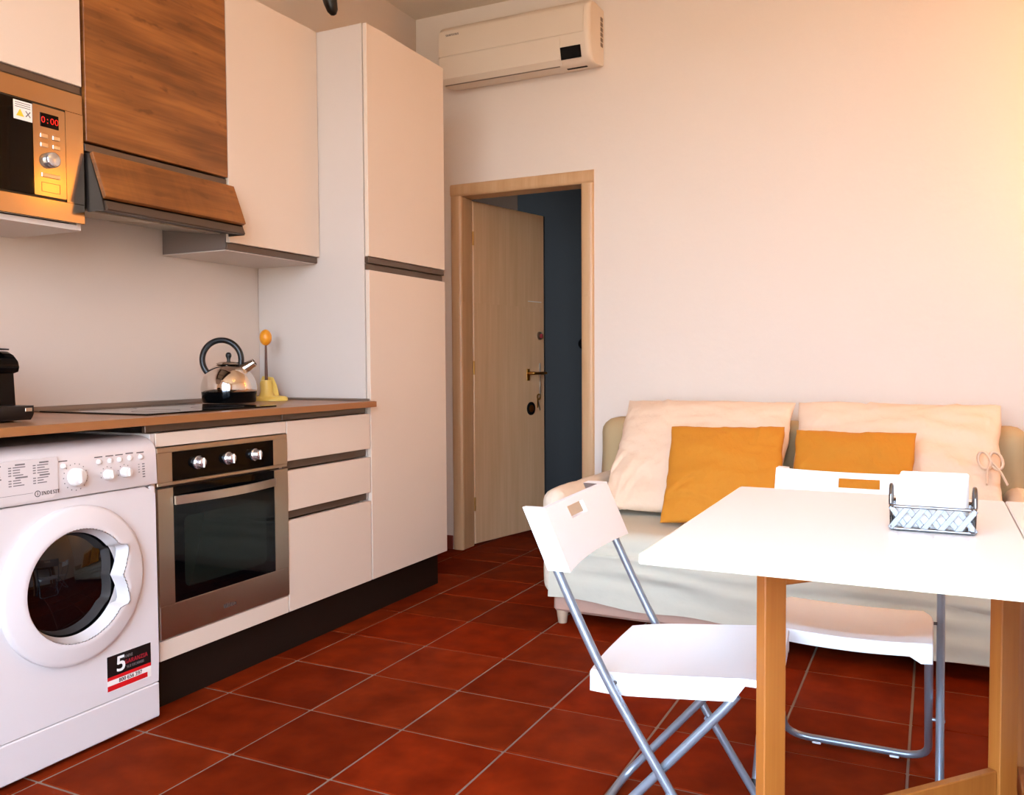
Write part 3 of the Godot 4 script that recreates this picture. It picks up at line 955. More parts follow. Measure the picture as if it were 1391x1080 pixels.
func make_washer() -> void:
	var o := thing("washing_machine", "white front loading washing machine under the worktop with a round door", "washing machine")
	var z0 := 2.468
	var z1 := 3.064
	var zc := 2.745
	part("body", mb().span(Vector3(0.05, 0.022, z0 + 0.004), Vector3(0.60, 0.838, z1 - 0.004), 0.008), M.appliance_white, o)
	# front face with a round hole for the door
	var fm := mb()
	var n := 48
	for i in n:
		var a0 := TAU * i / n
		var a1 := TAU * (i + 1) / n
		var edge := func(a: float) -> Vector2:
			var d := Vector2(cos(a), sin(a))
			var tz := ((z1 - zc) if d.x > 0 else (zc - z0)) / maxf(absf(d.x), 1e-5)
			var ty := ((0.716 - 0.478) if d.y > 0 else (0.478 - 0.121)) / maxf(absf(d.y), 1e-5)
			return Vector2(zc, 0.478) + d * minf(tz, ty)
		var i0 := Vector2(zc + cos(a0) * 0.2, 0.478 + sin(a0) * 0.2)
		var i1 := Vector2(zc + cos(a1) * 0.2, 0.478 + sin(a1) * 0.2)
		var e0: Vector2 = edge.call(a0)
		var e1: Vector2 = edge.call(a1)
		fm.quad(Vector3(0.62, i0.y, i0.x), Vector3(0.62, e0.y, e0.x), Vector3(0.62, e1.y, e1.x), Vector3(0.62, i1.y, i1.x), Vector3.RIGHT)
	fm.span(Vector3(0.6005, 0.12, z0), Vector3(0.6195, 0.716, z0 + 0.02), 0.004)
	fm.span(Vector3(0.6005, 0.12, z1 - 0.02), Vector3(0.6195, 0.716, z1), 0.004)
	fm.span(Vector3(0.6005, 0.12, z0 + 0.02), Vector3(0.6195, 0.14, z1 - 0.02))
	part("front_panel", fm, M.appliance_white, o)
	part("kick_panel", mb().span(Vector3(0.601, 0.012, z0), Vector3(0.621, 0.1175, z1), 0.004), M.appliance_white, o)
	for z in [z0 + 0.05, z1 - 0.05]:
		for x in [0.09, 0.56]:
			part("foot", mb(Transform3D(Basis.IDENTITY, Vector3(x, 0.0008, z))).lathe([Vector2(0, 0), Vector2(0.022, 0), Vector2(0.02, 0.022), Vector2(0, 0.022)], 14), M.black_plastic, o)
	# top
	part("lid", mb().prism(PackedVector2Array([Vector2(0.045, 0.84), Vector2(0.575, 0.84), Vector2(0.544, 0.858), Vector2(0.544, 0.862), Vector2(0.045, 0.862)]), z0, z1, "xy"), M.appliance_white, o)
	# control panel, slightly proud, with a round top edge
	var pp := PackedVector2Array([Vector2(0.601, 0.7205), Vector2(0.627, 0.7205), Vector2(0.629, 0.724), Vector2(0.6248, 0.822), Vector2(0.621, 0.833), Vector2(0.612, 0.844), Vector2(0.596, 0.854), Vector2(0.573, 0.8615), Vector2(0.545, 0.864), Vector2(0.545, 0.8605), Vector2(0.58, 0.84), Vector2(0.601, 0.84)])
	var cp := part("control_panel", mb().prism(pp, z0, z1, "xy", 0.6), M.appliance_panel, o)
	cp.set_meta("label", "control panel with dials and buttons")
	var tilt := atan2(0.005, 0.102)
	var px := func(y: float) -> float: return 0.629 - (y - 0.724) * 0.049 + 0.0004
	# detergent drawer with printed programme table
	var dd := part("detergent_drawer", mb().prism(PackedVector2Array([Vector2(2.7935, 0.834), Vector2(3.055, 0.834), Vector2(3.055, 0.727), Vector2(2.81, 0.727), Vector2(2.7935, 0.745)]), 0.61, 0.6305, "zy"), M.appliance_panel, o)
	var pr := mb()
	var lr := RandomNumberGenerator.new()
	lr.seed = 5
	for col in [[2.852, 0.0], [2.918, 0.0], [2.985, 0.0]]:
		var y := 0.824
		for q in 9:
			var head: bool = q == 0 or q == 5
			var w := lr.randf_range(0.016, 0.034)
			var zz: float = col[0] - (0.006 if head else 0.0)
			if not head:
				pr.span(Vector3(0.6305, y - 0.0014, zz + 0.004), Vector3(0.6307, y + 0.0014, zz + 0.012))
			pr.span(Vector3(0.6305, y - (0.002 if head else 0.0013), zz - w), Vector3(0.6307, y + (0.002 if head else 0.0013), zz))
			y -= 0.0066
	pr.span(Vector3(0.6305, 0.7465, 2.865), Vector3(0.6307, 0.7475, 3.05))
	part("programme_print", pr, M.print_grey, dd)
	var ring := mb(Transform3D(Basis(Vector3.BACK, -PI / 2), Vector3(0.6305, 0.743, 2.8525)))
	ring.lathe([Vector2(0.0065, 0), Vector2(0.0085, 0), Vector2(0.0085, 0.0004), Vector2(0.0065, 0.0004), Vector2(0.0065, 0)], 24)
	part("logo_ring", ring, M.print_dark, dd)
	letters("logo_letter", "i", 0.009, Vector3(0.6307, 0.743, 2.8525), M.print_dark, dd, "Droid Sans", true)
	letters("logo_lettering", "INDESIT", 0.0094, Vector3(0.6307, 0.7425, 2.8165), M.print_dark, dd, "Droid Sans", true)
	# dials
	for q in [[2.739, 0.773, 0.024], [2.6385, 0.768, 0.0145], [2.582, 0.768, 0.0145]]:
		var r: float = q[2]
		var k := mb(Transform3D(Basis(Vector3.BACK, -PI / 2 + tilt), Vector3(px.call(q[1]), q[1], q[0])))
		k.lathe([Vector2(0, 0), Vector2(r * 1.05, 0), Vector2(r, 0.016), Vector2(r * 0.85, 0.02), Vector2(0, 0.021)], 28)
		k.box(Vector3(0, 0.0215, 0), Vector3(r * 1.45, 0.007, r * 0.4), 0.002)
		part("dial", k, M.knob_white, cp)
		var tk := mb()
		var nt := 16 if r > 0.02 else 7
		for i in nt:
			var a := TAU * i / nt if nt == 16 else PI * 1.2 * (float(i) / 6.0 - 0.5) + PI / 2
			var c := Vector3(px.call(q[1] + sin(a) * r * 1.5), q[1] + sin(a) * r * 1.5, q[0] + cos(a) * r * 1.5)
			tk.box(c, Vector3(0.0006, 0.0032, 0.0026))
		part("dial_print", tk, M.print_grey, cp)
	for q in [[2.774, 0.806], [2.665, 0.806], [2.629, 0.806], [2.597, 0.806], [2.562, 0.807], [2.524, 0.806]]:
		var k := mb(Transform3D(Basis(Vector3.BACK, -PI / 2 + tilt), Vector3(px.call(q[1]), q[1], q[0])))
		k.lathe([Vector2(0, 0), Vector2(0.0075, 0), Vector2(0.0068, 0.006), Vector2(0.004, 0.008), Vector2(0, 0.008)], 18)
		part("button", k, M.knob_white, cp)
		part("button_print", mb().box(Vector3(px.call(q[1] + 0.0135), q[1] + 0.0135, q[0]), Vector3(0.0006, 0.003, 0.026)), M.print_dark, cp)
	var sc := mb()
	for i in 6:
		sc.box(Vector3(px.call(0.785 - i * 0.0075), 0.785 - i * 0.0075, 2.515), Vector3(0.0006, 0.0035, 0.009))
		if i < 4:
			sc.box(Vector3(px.call(0.785 - i * 0.0075), 0.785 - i * 0.0075, 2.531), Vector3(0.0006, 0.002, 0.005))
	part("indicator_print", sc, M.print_grey, cp)
	# door: ring with a finger recess on the right, dark glass bowl behind
	var rin := func(a: float) -> float:
		var d := absf(wrapf(a - PI, -PI, PI))
		if d < 0.5:
			return lerpf(0.134, 0.176, pow(d / 0.5, 1.1))
		if d < 0.62:
			return lerpf(0.176, 0.153, (d - 0.5) / 0.12)
		return 0.153
	var rows := []
	var seg := 96
	for k in 8:
		rows.append([])
	for i in seg:
		var a := TAU * i / seg
		var ri: float = rin.call(a)
		var flare := clampf((0.22 - absf(0.0)), 0.0, 1.0)
		var prof := [[0.217, 0.0], [0.217, 0.01], [0.2145, 0.0155], [0.206, 0.019], [lerpf(ri, 0.206, 0.3), 0.027], [lerpf(ri, 0.206, 0.06), 0.0275], [ri, 0.024], [ri - 0.012 * flare / 0.22, -0.012]]
		for k in 8:
			rows[k].append(Vector3(0.6203 + prof[k][1], 0.478 + sin(a) * prof[k][0], zc + cos(a) * prof[k][0]))
	var dr := part("door", mb().sheet(rows, Vector3(0.45, 0.478, zc), true), M.appliance_white, o)
	# dark glass bowl, bulging outwards
	var bw := []
	for i in 13:
		var s := float(i) / 12.0
		bw.append(Vector2(0.192 * (1.0 - s), -0.036 + 0.04 * sin(s * PI / 2)))
	part("glass", mb(Transform3D(Basis(Vector3.BACK, -PI / 2), Vector3(0.622, 0.478, zc))).lathe(bw, 48), M.porthole_glass, dr)
	# sticker
	var sx := 0.6203
	var sk := part("sticker", mb().span(Vector3(sx, 0.145, 2.4985), Vector3(sx + 0.0004, 0.247, 2.65)), M.sticker_white, o)
	sk.set_meta("label", "black, red and white guarantee sticker")
	part("black_field", mb().span(Vector3(sx + 0.0004, 0.187, 2.4985), Vector3(sx + 0.0006, 0.247, 2.65)), M.black_plastic, sk)
	part("red_stripe", mb().span(Vector3(sx + 0.0004, 0.177, 2.4985), Vector3(sx + 0.0006, 0.187, 2.65)), M.red, sk)
	part("red_stripe", mb().span(Vector3(sx + 0.0004, 0.147, 2.512), Vector3(sx + 0.0006, 0.162, 2.65)), M.red, sk)
	letters("lettering", "5", 0.043, Vector3(sx + 0.001, 0.216, 2.604), M.text_white, sk, "Droid Sans", true)
	letters("lettering", "ANNI", 0.009, Vector3(sx + 0.001, 0.232, 2.578), M.print_grey, sk)
	letters("lettering", "GARANZIA", 0.0115, Vector3(sx + 0.001, 0.2155, 2.551), M.red_dark, sk, "Droid Sans", true)
	letters("lettering", "SUI RICAMBI", 0.0075, Vector3(sx + 0.001, 0.2, 2.555), M.print_grey, sk)
	letters("lettering", "800 656 397", 0.0105, Vector3(sx + 0.001, 0.1695, 2.572), M.print_dark, sk, "Droid Sans", true)


func make_counter_things() -> void:
	# kettle; its local x points along its spout
	var turn := atan2(0.44, 0.9)
	var k := thing("kettle", "round polished steel kettle with black base and black ring handle", "kettle", Vector3(0.227, TOPY + 0.0065, 1.755), turn)
	part("base", mb().lathe([Vector2(0, 0), Vector2(0.098, 0), Vector2(0.101, 0.004), Vector2(0.1045, 0.041), Vector2(0.1045, 0.0435), Vector2(0, 0.0435)], 48), M.black_gloss, k)
	var bp := [Vector2(0, 0.044), Vector2(0.105, 0.044)]
	for i in 15:
		var a := i / 14.0 * 1.17
		bp.append(Vector2(0.001 + 0.1058 * cos(a), 0.051 + 0.107 * sin(a)))
	bp.append(Vector2(0, 0.1499))
	part("body", mb().lathe(bp, 56), M.chrome, k)
	var ld := part("lid", mb().lathe([Vector2(0, 0.1502), Vector2(0.05, 0.1502), Vector2(0.048, 0.154), Vector2(0.03, 0.161), Vector2(0, 0.164)], 40), M.chrome, k)
	part("lid_knob", mb().lathe([Vector2(0, 0.162), Vector2(0.006, 0.162), Vector2(0.007, 0.172), Vector2(0.0115, 0.182), Vector2(0.011, 0.19), Vector2(0.006, 0.196), Vector2(0, 0.197)], 20), M.black_plastic, ld)
	var ring := []
	for i in 41:
		var a := deg_to_rad(lerpf(-18.0, 222.0, i / 40.0))
		ring.append(Vector3(-0.027 + 0.0765 * cos(a), 0.168 + 0.0765 * sin(a), 0))
	part("handle", mb().tube(ring, 0.0115, 14), M.black_plastic, k)
	part("spout", mb(Transform3D(Basis(Vector3.BACK, -1.02), Vector3(0.053, 0.128, 0))).lathe([Vector2(0, 0), Vector2(0.024, 0), Vector2(0.0175, 0.04), Vector2(0.0165, 0.056), Vector2(0.013, 0.057), Vector2(0.013, 0.048), Vector2(0, 0.048)], 24), M.chrome, k)
	# pale yellow stand with an amber headed brush in it
	var s := thing("brush_stand", "pale yellow plastic stand on the worktop beside the kettle", "stand", Vector3(0.188, TOPY + 0.001, 1.472), turn)
	var leaf := PackedVector2Array()
	for i in 28:
		var a := TAU * i / 28.0
		leaf.append(Vector2(0.066 * cos(a) * (1.0 + 0.06 * cos(2 * a)), 0.05 * sin(a)))
	var bs := []
	for q in [[1.0, 0.0], [1.0, 0.005], [0.9, 0.012], [0.6, 0.017], [0.0, 0.019]]:
		var line := []
		for p in leaf:
			line.append(Vector3(p.x * q[0], q[1] + 0.006 * absf(p.x) / 0.062 * q[0] * (1.0 if q[1] > 0.004 else 0.0), p.y * q[0]))
		bs.append(line)
	part("base", mb().sheet(bs, Vector3(0, -0.1, 0), true), M.yellow_plastic, s)
	part("socket", mb(Transform3D(Basis.IDENTITY, Vector3(-0.02, 0.016, 0))).lathe([Vector2(0.034, 0), Vector2(0.026, 0.02), Vector2(0.0225, 0.07), Vector2(0.0165, 0.072), Vector2(0.0125, 0.04), Vector2(0, 0.04)], 24), M.yellow_plastic, s)
	part("reflection_fin", mb(Transform3D(Basis.IDENTITY, Vector3(-0.012, 0.014, -0.024))).prism(PackedVector2Array([Vector2(-0.04, 0.0), Vector2(0.04, 0.0), Vector2(0.03, 0.05), Vector2(0.014, 0.085), Vector2(-0.03, 0.09), Vector2(-0.042, 0.06)]), -0.003, 0.003, "xy"), M.yellow_plastic, s)  # added fin that stands in for the yellow reflection on the wall behind
	var b := thing("brush", "amber headed kitchen brush on a thin dark stick in the yellow stand", "brush", s.position + Basis(Vector3.UP, turn) * Vector3(-0.02, 0.057, 0), turn)
	part("stick", mb().lathe([Vector2(0, 0), Vector2(0.0075, 0), Vector2(0.0045, 0.185), Vector2(0, 0.185)], 14), M.stick_brown, b)
	var eg := []
	for i in 15:
		var a := -PI / 2 + PI * i / 14.0
		eg.append(Vector2(0.0255 * cos(a), 0.211 + 0.034 * sin(a)))
	part("head", mb().lathe(eg, 24), M.amber, b)
	# coffee machine
	var c := thing("coffee_machine", "black capsule coffee machine at the left end of the worktop", "coffee machine", Vector3(0, TOPY + 0.001, 2.752))
	var ox := Vector2(0, -0.922)
	var sil := PackedVector2Array()
	for q in [[0.20, 0.938], [0.41, 0.938], [0.403, 1.054], [0.424, 1.059], [0.429, 1.071], [0.424, 1.088], [0.405, 1.105], [0.378, 1.116], [0.33, 1.12], [0.22, 1.11], [0.195, 1.08]]:
		sil.append(Vector2(q[0], q[1]) + ox)
	part("body", mb().prism(sil, 0.004, 0.116, "xy", 0.5), M.black_gloss, c)
	part("drip_tray", mb().prism(PackedVector2Array([Vector2(0.34, 0.004), Vector2(0.466, 0.004), Vector2(0.474, 0.012), Vector2(0.48, 0.022), Vector2(0.48, 0.044), Vector2(0.412, 0.044), Vector2(0.412, 0.016), Vector2(0.34, 0.016)]), 0.0, 0.12, "xy"), M.black_plastic, c)
	part("foot_plate", mb().span(Vector3(0.19, 0.0, 0.004), Vector3(0.41, 0.0155, 0.116), 0.003), M.black_plastic, c)
	part("tray_glint", mb().span(Vector3(0.4805, 0.028, 0.006), Vector3(0.4825, 0.038, 0.026), 0.0008), M.steel, c)  # steel sliver standing in for a highlight on the tray corner
	part("lever", mb().prism(PackedVector2Array([Vector2(0.28, 0.199), Vector2(0.41, 0.197), Vector2(0.412, 0.201), Vector2(0.36, 0.205), Vector2(0.28, 0.206)]), 0.02, 0.1, "xy", 0.5), M.black_plastic, c)


func make_wall_things() -> void:
	# air conditioner: profile in (z, y), swept along x with rounded ends
	var a := thing("air_conditioner", "white split air conditioner on the wall above the door", "air conditioner", Vector3(0.27, 2.605, 0.002))
	var L := 0.88
	var prof := [[0.0, 0.012], [0.05, 0.0], [0.13, -0.012], [0.165, -0.004], [0.19, 0.02], [0.205, 0.07], [0.212, 0.13], [0.212, 0.22], [0.205, 0.265], [0.185, 0.29], [0.15, 0.3], [0.0, 0.3]]
	var P := []
	for e in [[0.0, 0.9], [0.004, 0.955], [0.014, 0.985], [0.03, 1.0], [L - 0.03, 1.0], [L - 0.014, 0.985], [L - 0.004, 0.955], [L, 0.9]]:
		var line := []
		for q in prof:
			line.append(Vector3(e[0], 0.15 + (q[1] - 0.15) * (1.0 - (1.0 - e[1]) * 0.35), q[0] * e[1]))
		P.append(line)
	var bm := mb().sheet(P, Vector3(L / 2, 0.15, 0.05))
	for e in [0, 7]:
		var poly := []
		for q in P[e]:
			poly.append(q)
		var cc := Vector3(P[e][0].x, 0.15, 0.09)
		var kn := Vector3(-1.0 if e == 0 else 1.0, 0, 0)
		for i in poly.size():
			bm.tri(cc, poly[i], poly[(i + 1) % poly.size()], kn, kn, kn)
	part("body", bm, M.ac_white, a)
	# front grille panel and louvre
	part("front_panel", mb().prism(PackedVector2Array([Vector2(0.2135, 0.128), Vector2(0.2165, 0.128), Vector2(0.2165, 0.222), Vector2(0.21, 0.262), Vector2(0.206, 0.262), Vector2(0.2135, 0.22)]), 0.012, L - 0.03, "zy"), M.ac_white, a)
	part("louvre", mb().prism(PackedVector2Array([Vector2(0.168, -0.004), Vector2(0.194, 0.018), Vector2(0.213, 0.12), Vector2(0.2165, 0.12), Vector2(0.199, 0.014), Vector2(0.17, -0.01)]), 0.012, L - 0.16, "zy"), M.ac_white, a)
	part("louvre_gap", mb().prism(PackedVector2Array([Vector2(0.155, -0.0085), Vector2(0.166, -0.0065), Vector2(0.166, -0.009), Vector2(0.155, -0.0105)]), 0.02, L - 0.18, "zy"), M.ac_grey, a)
	part("display_panel", mb().prism(PackedVector2Array([Vector2(0.188, 0.012), Vector2(0.2055, 0.068), Vector2(0.2085, 0.068), Vector2(0.192, 0.010)]), L - 0.16, L - 0.05, "zy"), M.black_gloss, a)
	part("outlet_slot", mb().span(Vector3(L - 0.16, -0.0125, 0.1), Vector3(L - 0.05, -0.0075, 0.116), 0.001), M.gap_black, a)
	letters("brand_mark", "SAMSUNG", 0.012, Vector3(0.095, 0.237, 0.2145), M.print_grey, a, "Droid Sans", true, 0.0)
	var vs := mb()
	for i in 6:
		vs.span(Vector3(L + 0.0002, 0.1 + i * 0.026, 0.02), Vector3(L + 0.003, 0.12 + i * 0.026, 0.05), 0.001)
	part("side_vent", vs, M.ac_grey, a)
	# black spotlight under the ceiling above the hung cabinets
	var s := thing("spotlight", "black ceiling spotlight hanging above the white hung cabinets", "spotlight", Vector3(0.2, 0, 1.04))
	part("ceiling_plate", mb(Transform3D(Basis.IDENTITY, Vector3(0, ROOM_Y - 0.026, 0))).lathe([Vector2(0, 0), Vector2(0.045, 0), Vector2(0.05, 0.025), Vector2(0, 0.025)], 20), M.black_plastic, s)
	part("rod", mb().tube([Vector3(0, ROOM_Y - 0.026, 0), Vector3(-0.02, 2.86, 0.02)], 0.008), M.black_plastic, s)
	part("shade", mb(Transform3D(Basis(Vector3(0, 0, 1), 0.12) * Basis(Vector3.RIGHT, 0.28), Vector3(0.004, 2.685, -0.012))).lathe([Vector2(0, 0), Vector2(0.013, 0.004), Vector2(0.025, 0.022), Vector2(0.032, 0.06), Vector2(0.034, 0.12), Vector2(0.034, 0.19), Vector2(0.02, 0.21), Vector2(0, 0.21)], 24), M.black_plastic, s)


# ---------------------------------------------------------------- chairs, table
func make_chair(label: String, group: String) -> Node3D:
	# local z = forward, origin on the floor under the top of the back
	var t := thing("folding_chair", label, "chair", Vector3.ZERO, 0.0, group)
	for s in [-1.0, 1.0]:
		var side := [Vector3(s * 0.206, 0.75, 0.010), Vector3(s * 0.206, 0.64, 0.060), Vector3(s * 0.208, 0.511, 0.122), Vector3(s * 0.208, 0.415, 0.172), Vector3(s * 0.208, 0.3, 0.244), Vector3(s * 0.208, 0.016, 0.424)]
		part("leg", mb().tube(rounded(side, 0.05), 0.0098, 12), M.tube_grey, t)
		part("foot_cap", mb().tube([Vector3(s * 0.208, 0.02, 0.4215), Vector3(s * 0.208, 0.001, 0.4335)], 0.0115, 12), M.black_plastic, t)
		part("seat_bolt", mb().tube([Vector3(s * 0.188, 0.405, 0.184), Vector3(s * 0.2, 0.405, 0.184)], 0.004, 10), M.print_dark, t)
		part("pivot_bolt", mb().tube([Vector3(s * 0.19, 0.2, 0.301), Vector3(s * 0.219, 0.2, 0.301)], 0.004, 10), M.tube_grey, t)
	var u := rounded([Vector3(-0.180, 0.412, 0.432), Vector3(-0.182, 0.385, 0.412), Vector3(-0.183, 0.014, 0.09), Vector3(0.183, 0.014, 0.09), Vector3(0.182, 0.385, 0.412), Vector3(0.180, 0.412, 0.432)], 0.07, 8)
	var uf := part("front_leg_loop", mb().tube(u, 0.0098, 12), M.tube_grey, t)
	for s in [-1.0, 1.0]:
		part("glide", mb().span(Vector3(s * 0.1 - 0.012, 0.0008, 0.082), Vector3(s * 0.1 + 0.012, 0.0075, 0.098), 0.002), M.plastic_white, uf)
	# seat: shallow shell, curved at the rear, skirted
	var rows := []
	var outline := func(f: float) -> float:    # half width along the depth
		return 0.188 * (1.0 - 0.12 * pow(clampf((0.3 - f) / 0.3, 0.0, 1.0), 2.0))
	var nz := 16
	var nx := 16
	var top := []
	for i in nz + 1:
		var f := float(i) / nz
		var line := []
		for j in nx + 1:
			var s := 2.0 * j / nx - 1.0
			var z := lerpf(0.112, 0.50, f) + 0.012 * (s * s) * (1.0 - f) - 0.006 * s * s * f
			var hw: float = outline.call(f)
			var y := 0.410 + 0.036 * f + 0.008 * s * s - 0.014 * sin(PI * f) * (1.0 - s * s)
			if f > 0.88:
				y -= 0.010 * pow((f - 0.88) / 0.12, 2)
			line.append(Vector3(s * hw, y, z))
		top.append(line)
	var sm := mb()
	sm.sheet(top, Vector3(0, -5, 0.3))
	var rim := []
	for j in nx + 1:
		rim.append(top[0][j])
	for i in range(1, nz + 1):
		rim.append(top[i][nx])
	for j in range(nx - 1, -1, -1):
		rim.append(top[nz][j])
	for i in range(nz - 1, 0, -1):
		rim.append(top[i][0])
	var r0 := []
	var r1 := []
	var r2 := []
	for p in rim:
		var c := Vector3(0, p.y, 0.31)
		var d: Vector3 = (p - c).normalized()
		var notch: bool = absf(p.x) > 0.165 and p.z > 0.435 and p.z < 0.472
		var low: float = 0.014 if notch else (0.046 if absf(p.x) > 0.15 else (0.03 if p.z > 0.4 else 0.034))
		r0.append(p)
		r1.append(p + d * 0.003 + Vector3(0, -0.005, 0))
		r2.append(p + d * 0.003 + Vector3(0, -low, 0))
	sm.sheet([r0, r1, r2], Vector3(0, 0.43, 0.31), true)
	var low_sheet := []
	for line in top:
		var l2 := []
		for p in line:
			l2.append(p + Vector3(0, -0.006, 0))
		low_sheet.append(l2)
	sm.sheet(low_sheet, Vector3(0, 5, 0.3))
	part("seat", sm, M.plastic_white, t)
	# back: bent panel with a hand slot and thicker wrapped ends
	var ls := [-0.223, -0.221, -0.194, -0.191, -0.15, -0.1, -0.054, -0.018, 0.018, 0.054, 0.1, 0.15, 0.191, 0.194, 0.221, 0.223]
	var ys := [0.637, 0.66, 0.69, 0.721, 0.752, 0.763, 0.768]
	var fr := func(l: float, y: float) -> Vector3:
		var yy := y - 0.008 * (1.0 - pow(l / 0.223, 2)) * smoothstep(0.7, 0.768, y)
		return Vector3(l, yy, 0.040 + (0.768 - y) * 0.44 - 0.018 * (1.0 - pow(absf(l) / 0.223, 2)))
	var bk := func(l: float, y: float) -> Vector3:
		var f: Vector3 = fr.call(l, y)
		return f - Vector3(0, 0, 0.050 if absf(l) > 0.192 else 0.010)
	var bm := mb()
	var hole := func(i: int, j: int) -> bool:
		return i < 0 or j < 0 or i >= ls.size() - 1 or j >= ys.size() - 1 or (ls[i] >= -0.055 and ls[i + 1] <= 0.055 and j == 3)
	for i in ls.size() - 1:
		for j in ys.size() - 1:
			if hole.call(i, j):
				continue
			var a: Vector3 = fr.call(ls[i], ys[j])
			var b: Vector3 = fr.call(ls[i + 1], ys[j])
			var c: Vector3 = fr.call(ls[i + 1], ys[j + 1])
			var d: Vector3 = fr.call(ls[i], ys[j + 1])
			var k := Vector3(0, 0.4, 0.9).normalized()
			bm.quad(a, b, c, d, k)
			var a2: Vector3 = bk.call(ls[i], ys[j])
			var b2: Vector3 = bk.call(ls[i + 1], ys[j])
			var c2: Vector3 = bk.call(ls[i + 1], ys[j + 1])
			var d2: Vector3 = bk.call(ls[i], ys[j + 1])
			bm.quad(a2, b2, c2, d2, -k)
			if hole.call(i - 1, j):
				bm.quad(a, d, d2, a2, Vector3.LEFT)
			if hole.call(i + 1, j):
				bm.quad(b, c, c2, b2, Vector3.RIGHT)
			if hole.call(i, j - 1):
				bm.quad(a, b, b2, a2, Vector3.DOWN)
			if hole.call(i, j + 1):
				bm.quad(d, c, c2, d2, Vector3.UP)
	part("backrest", bm, M.plastic_white, t)
	return t


func make_table() -> void:
	var t := thing("gateleg_table", "white topped drop leaf table on beech wood legs", "table", Vector3(2.875, 0, 2.413), deg_to_rad(0.3))
	# local x from the hinge of the left leaf, local z from the middle of the table
	var x0 := -0.62
	var hz := 0.451
	var lf := part("leaf", mb().span(Vector3(x0, 0.7215, -hz), Vector3(-0.0025, 0.74, hz), 0.0025), M.table_white, t)
	part("edge_band", mb().span(Vector3(x0 - 0.0012, 0.722, -hz + 0.002), Vector3(x0 - 0.0002, 0.7385, hz - 0.002)), M.table_edge, lf)
	part("edge_band", mb().span(Vector3(x0 + 0.002, 0.722, hz + 0.0002), Vector3(-0.004, 0.7385, hz + 0.0012)), M.table_edge, lf)
	part("centre_top", mb().span(Vector3(0.0, 0.7215, -hz), Vector3(0.26, 0.74, hz), 0.0025), M.table_white, t)
	part("leaf", mb().span(Vector3(0.2625, 0.108, -hz), Vector3(0.281, 0.738, hz), 0.0025), M.table_white, t)
	for z in [-0.37, 0.37]:
		for x in [0.035, 0.225]:
			part("leg", mb().box(Vector3(x, 0.3605, z), Vector3(0.04, 0.719, 0.05), 0.002), M.beech, t)
	for z in [-0.37, 0.37]:
		part("end_rail", mb().span(Vector3(0.056, 0.62, z - 0.011), Vector3(0.204, 0.718, z + 0.011), 0.002), M.beech, t)
	for x in [0.035, 0.225]:
		part("side_rail", mb().span(Vector3(x - 0.011, 0.66, -0.344), Vector3(x + 0.011, 0.718, 0.344), 0.002), M.beech, t)
		part("side_rail", mb().span(Vector3(x - 0.011, 0.1, -0.344), Vector3(x + 0.011, 0.15, 0.344), 0.002), M.beech, t)
	# swung out gate
	var hinge := Vector3(-0.013, 0, -0.222)
	var outer := Vector3(-0.428, 0, 0.243)
	var dir := (outer - hinge).normalized()
	var g := part("gate", mb().bar(hinge + dir * 0.03 + Vector3(0, 0.685, 0), outer - dir * 0.014 + Vector3(0, 0.685, 0), 0.06, 0.02, Vector3.UP, 0.002), M.beech, t)
	g.set_meta("label", "swung out gate that carries the left leaf")
	part("bottom_rail", mb().bar(hinge + dir * 0.03 + Vector3(0, 0.163, 0), outer - dir * 0.014 + Vector3(0, 0.163, 0), 0.06, 0.02, Vector3.UP, 0.002), M.beech, g)
	var post := func(c: Vector3, y0: float, along: float, across: float) -> MB:
		return mb().bar(c + Vector3(0, y0, 0), c + Vector3(0, 0.719, 0), along, across, dir, 0.002)
	part("outer_post", post.call(outer, 0.001, 0.05, 0.026), M.beech, g)
	part("hinge_post", post.call(hinge, 0.085, 0.055, 0.03), M.beech, g)
	make_basket()


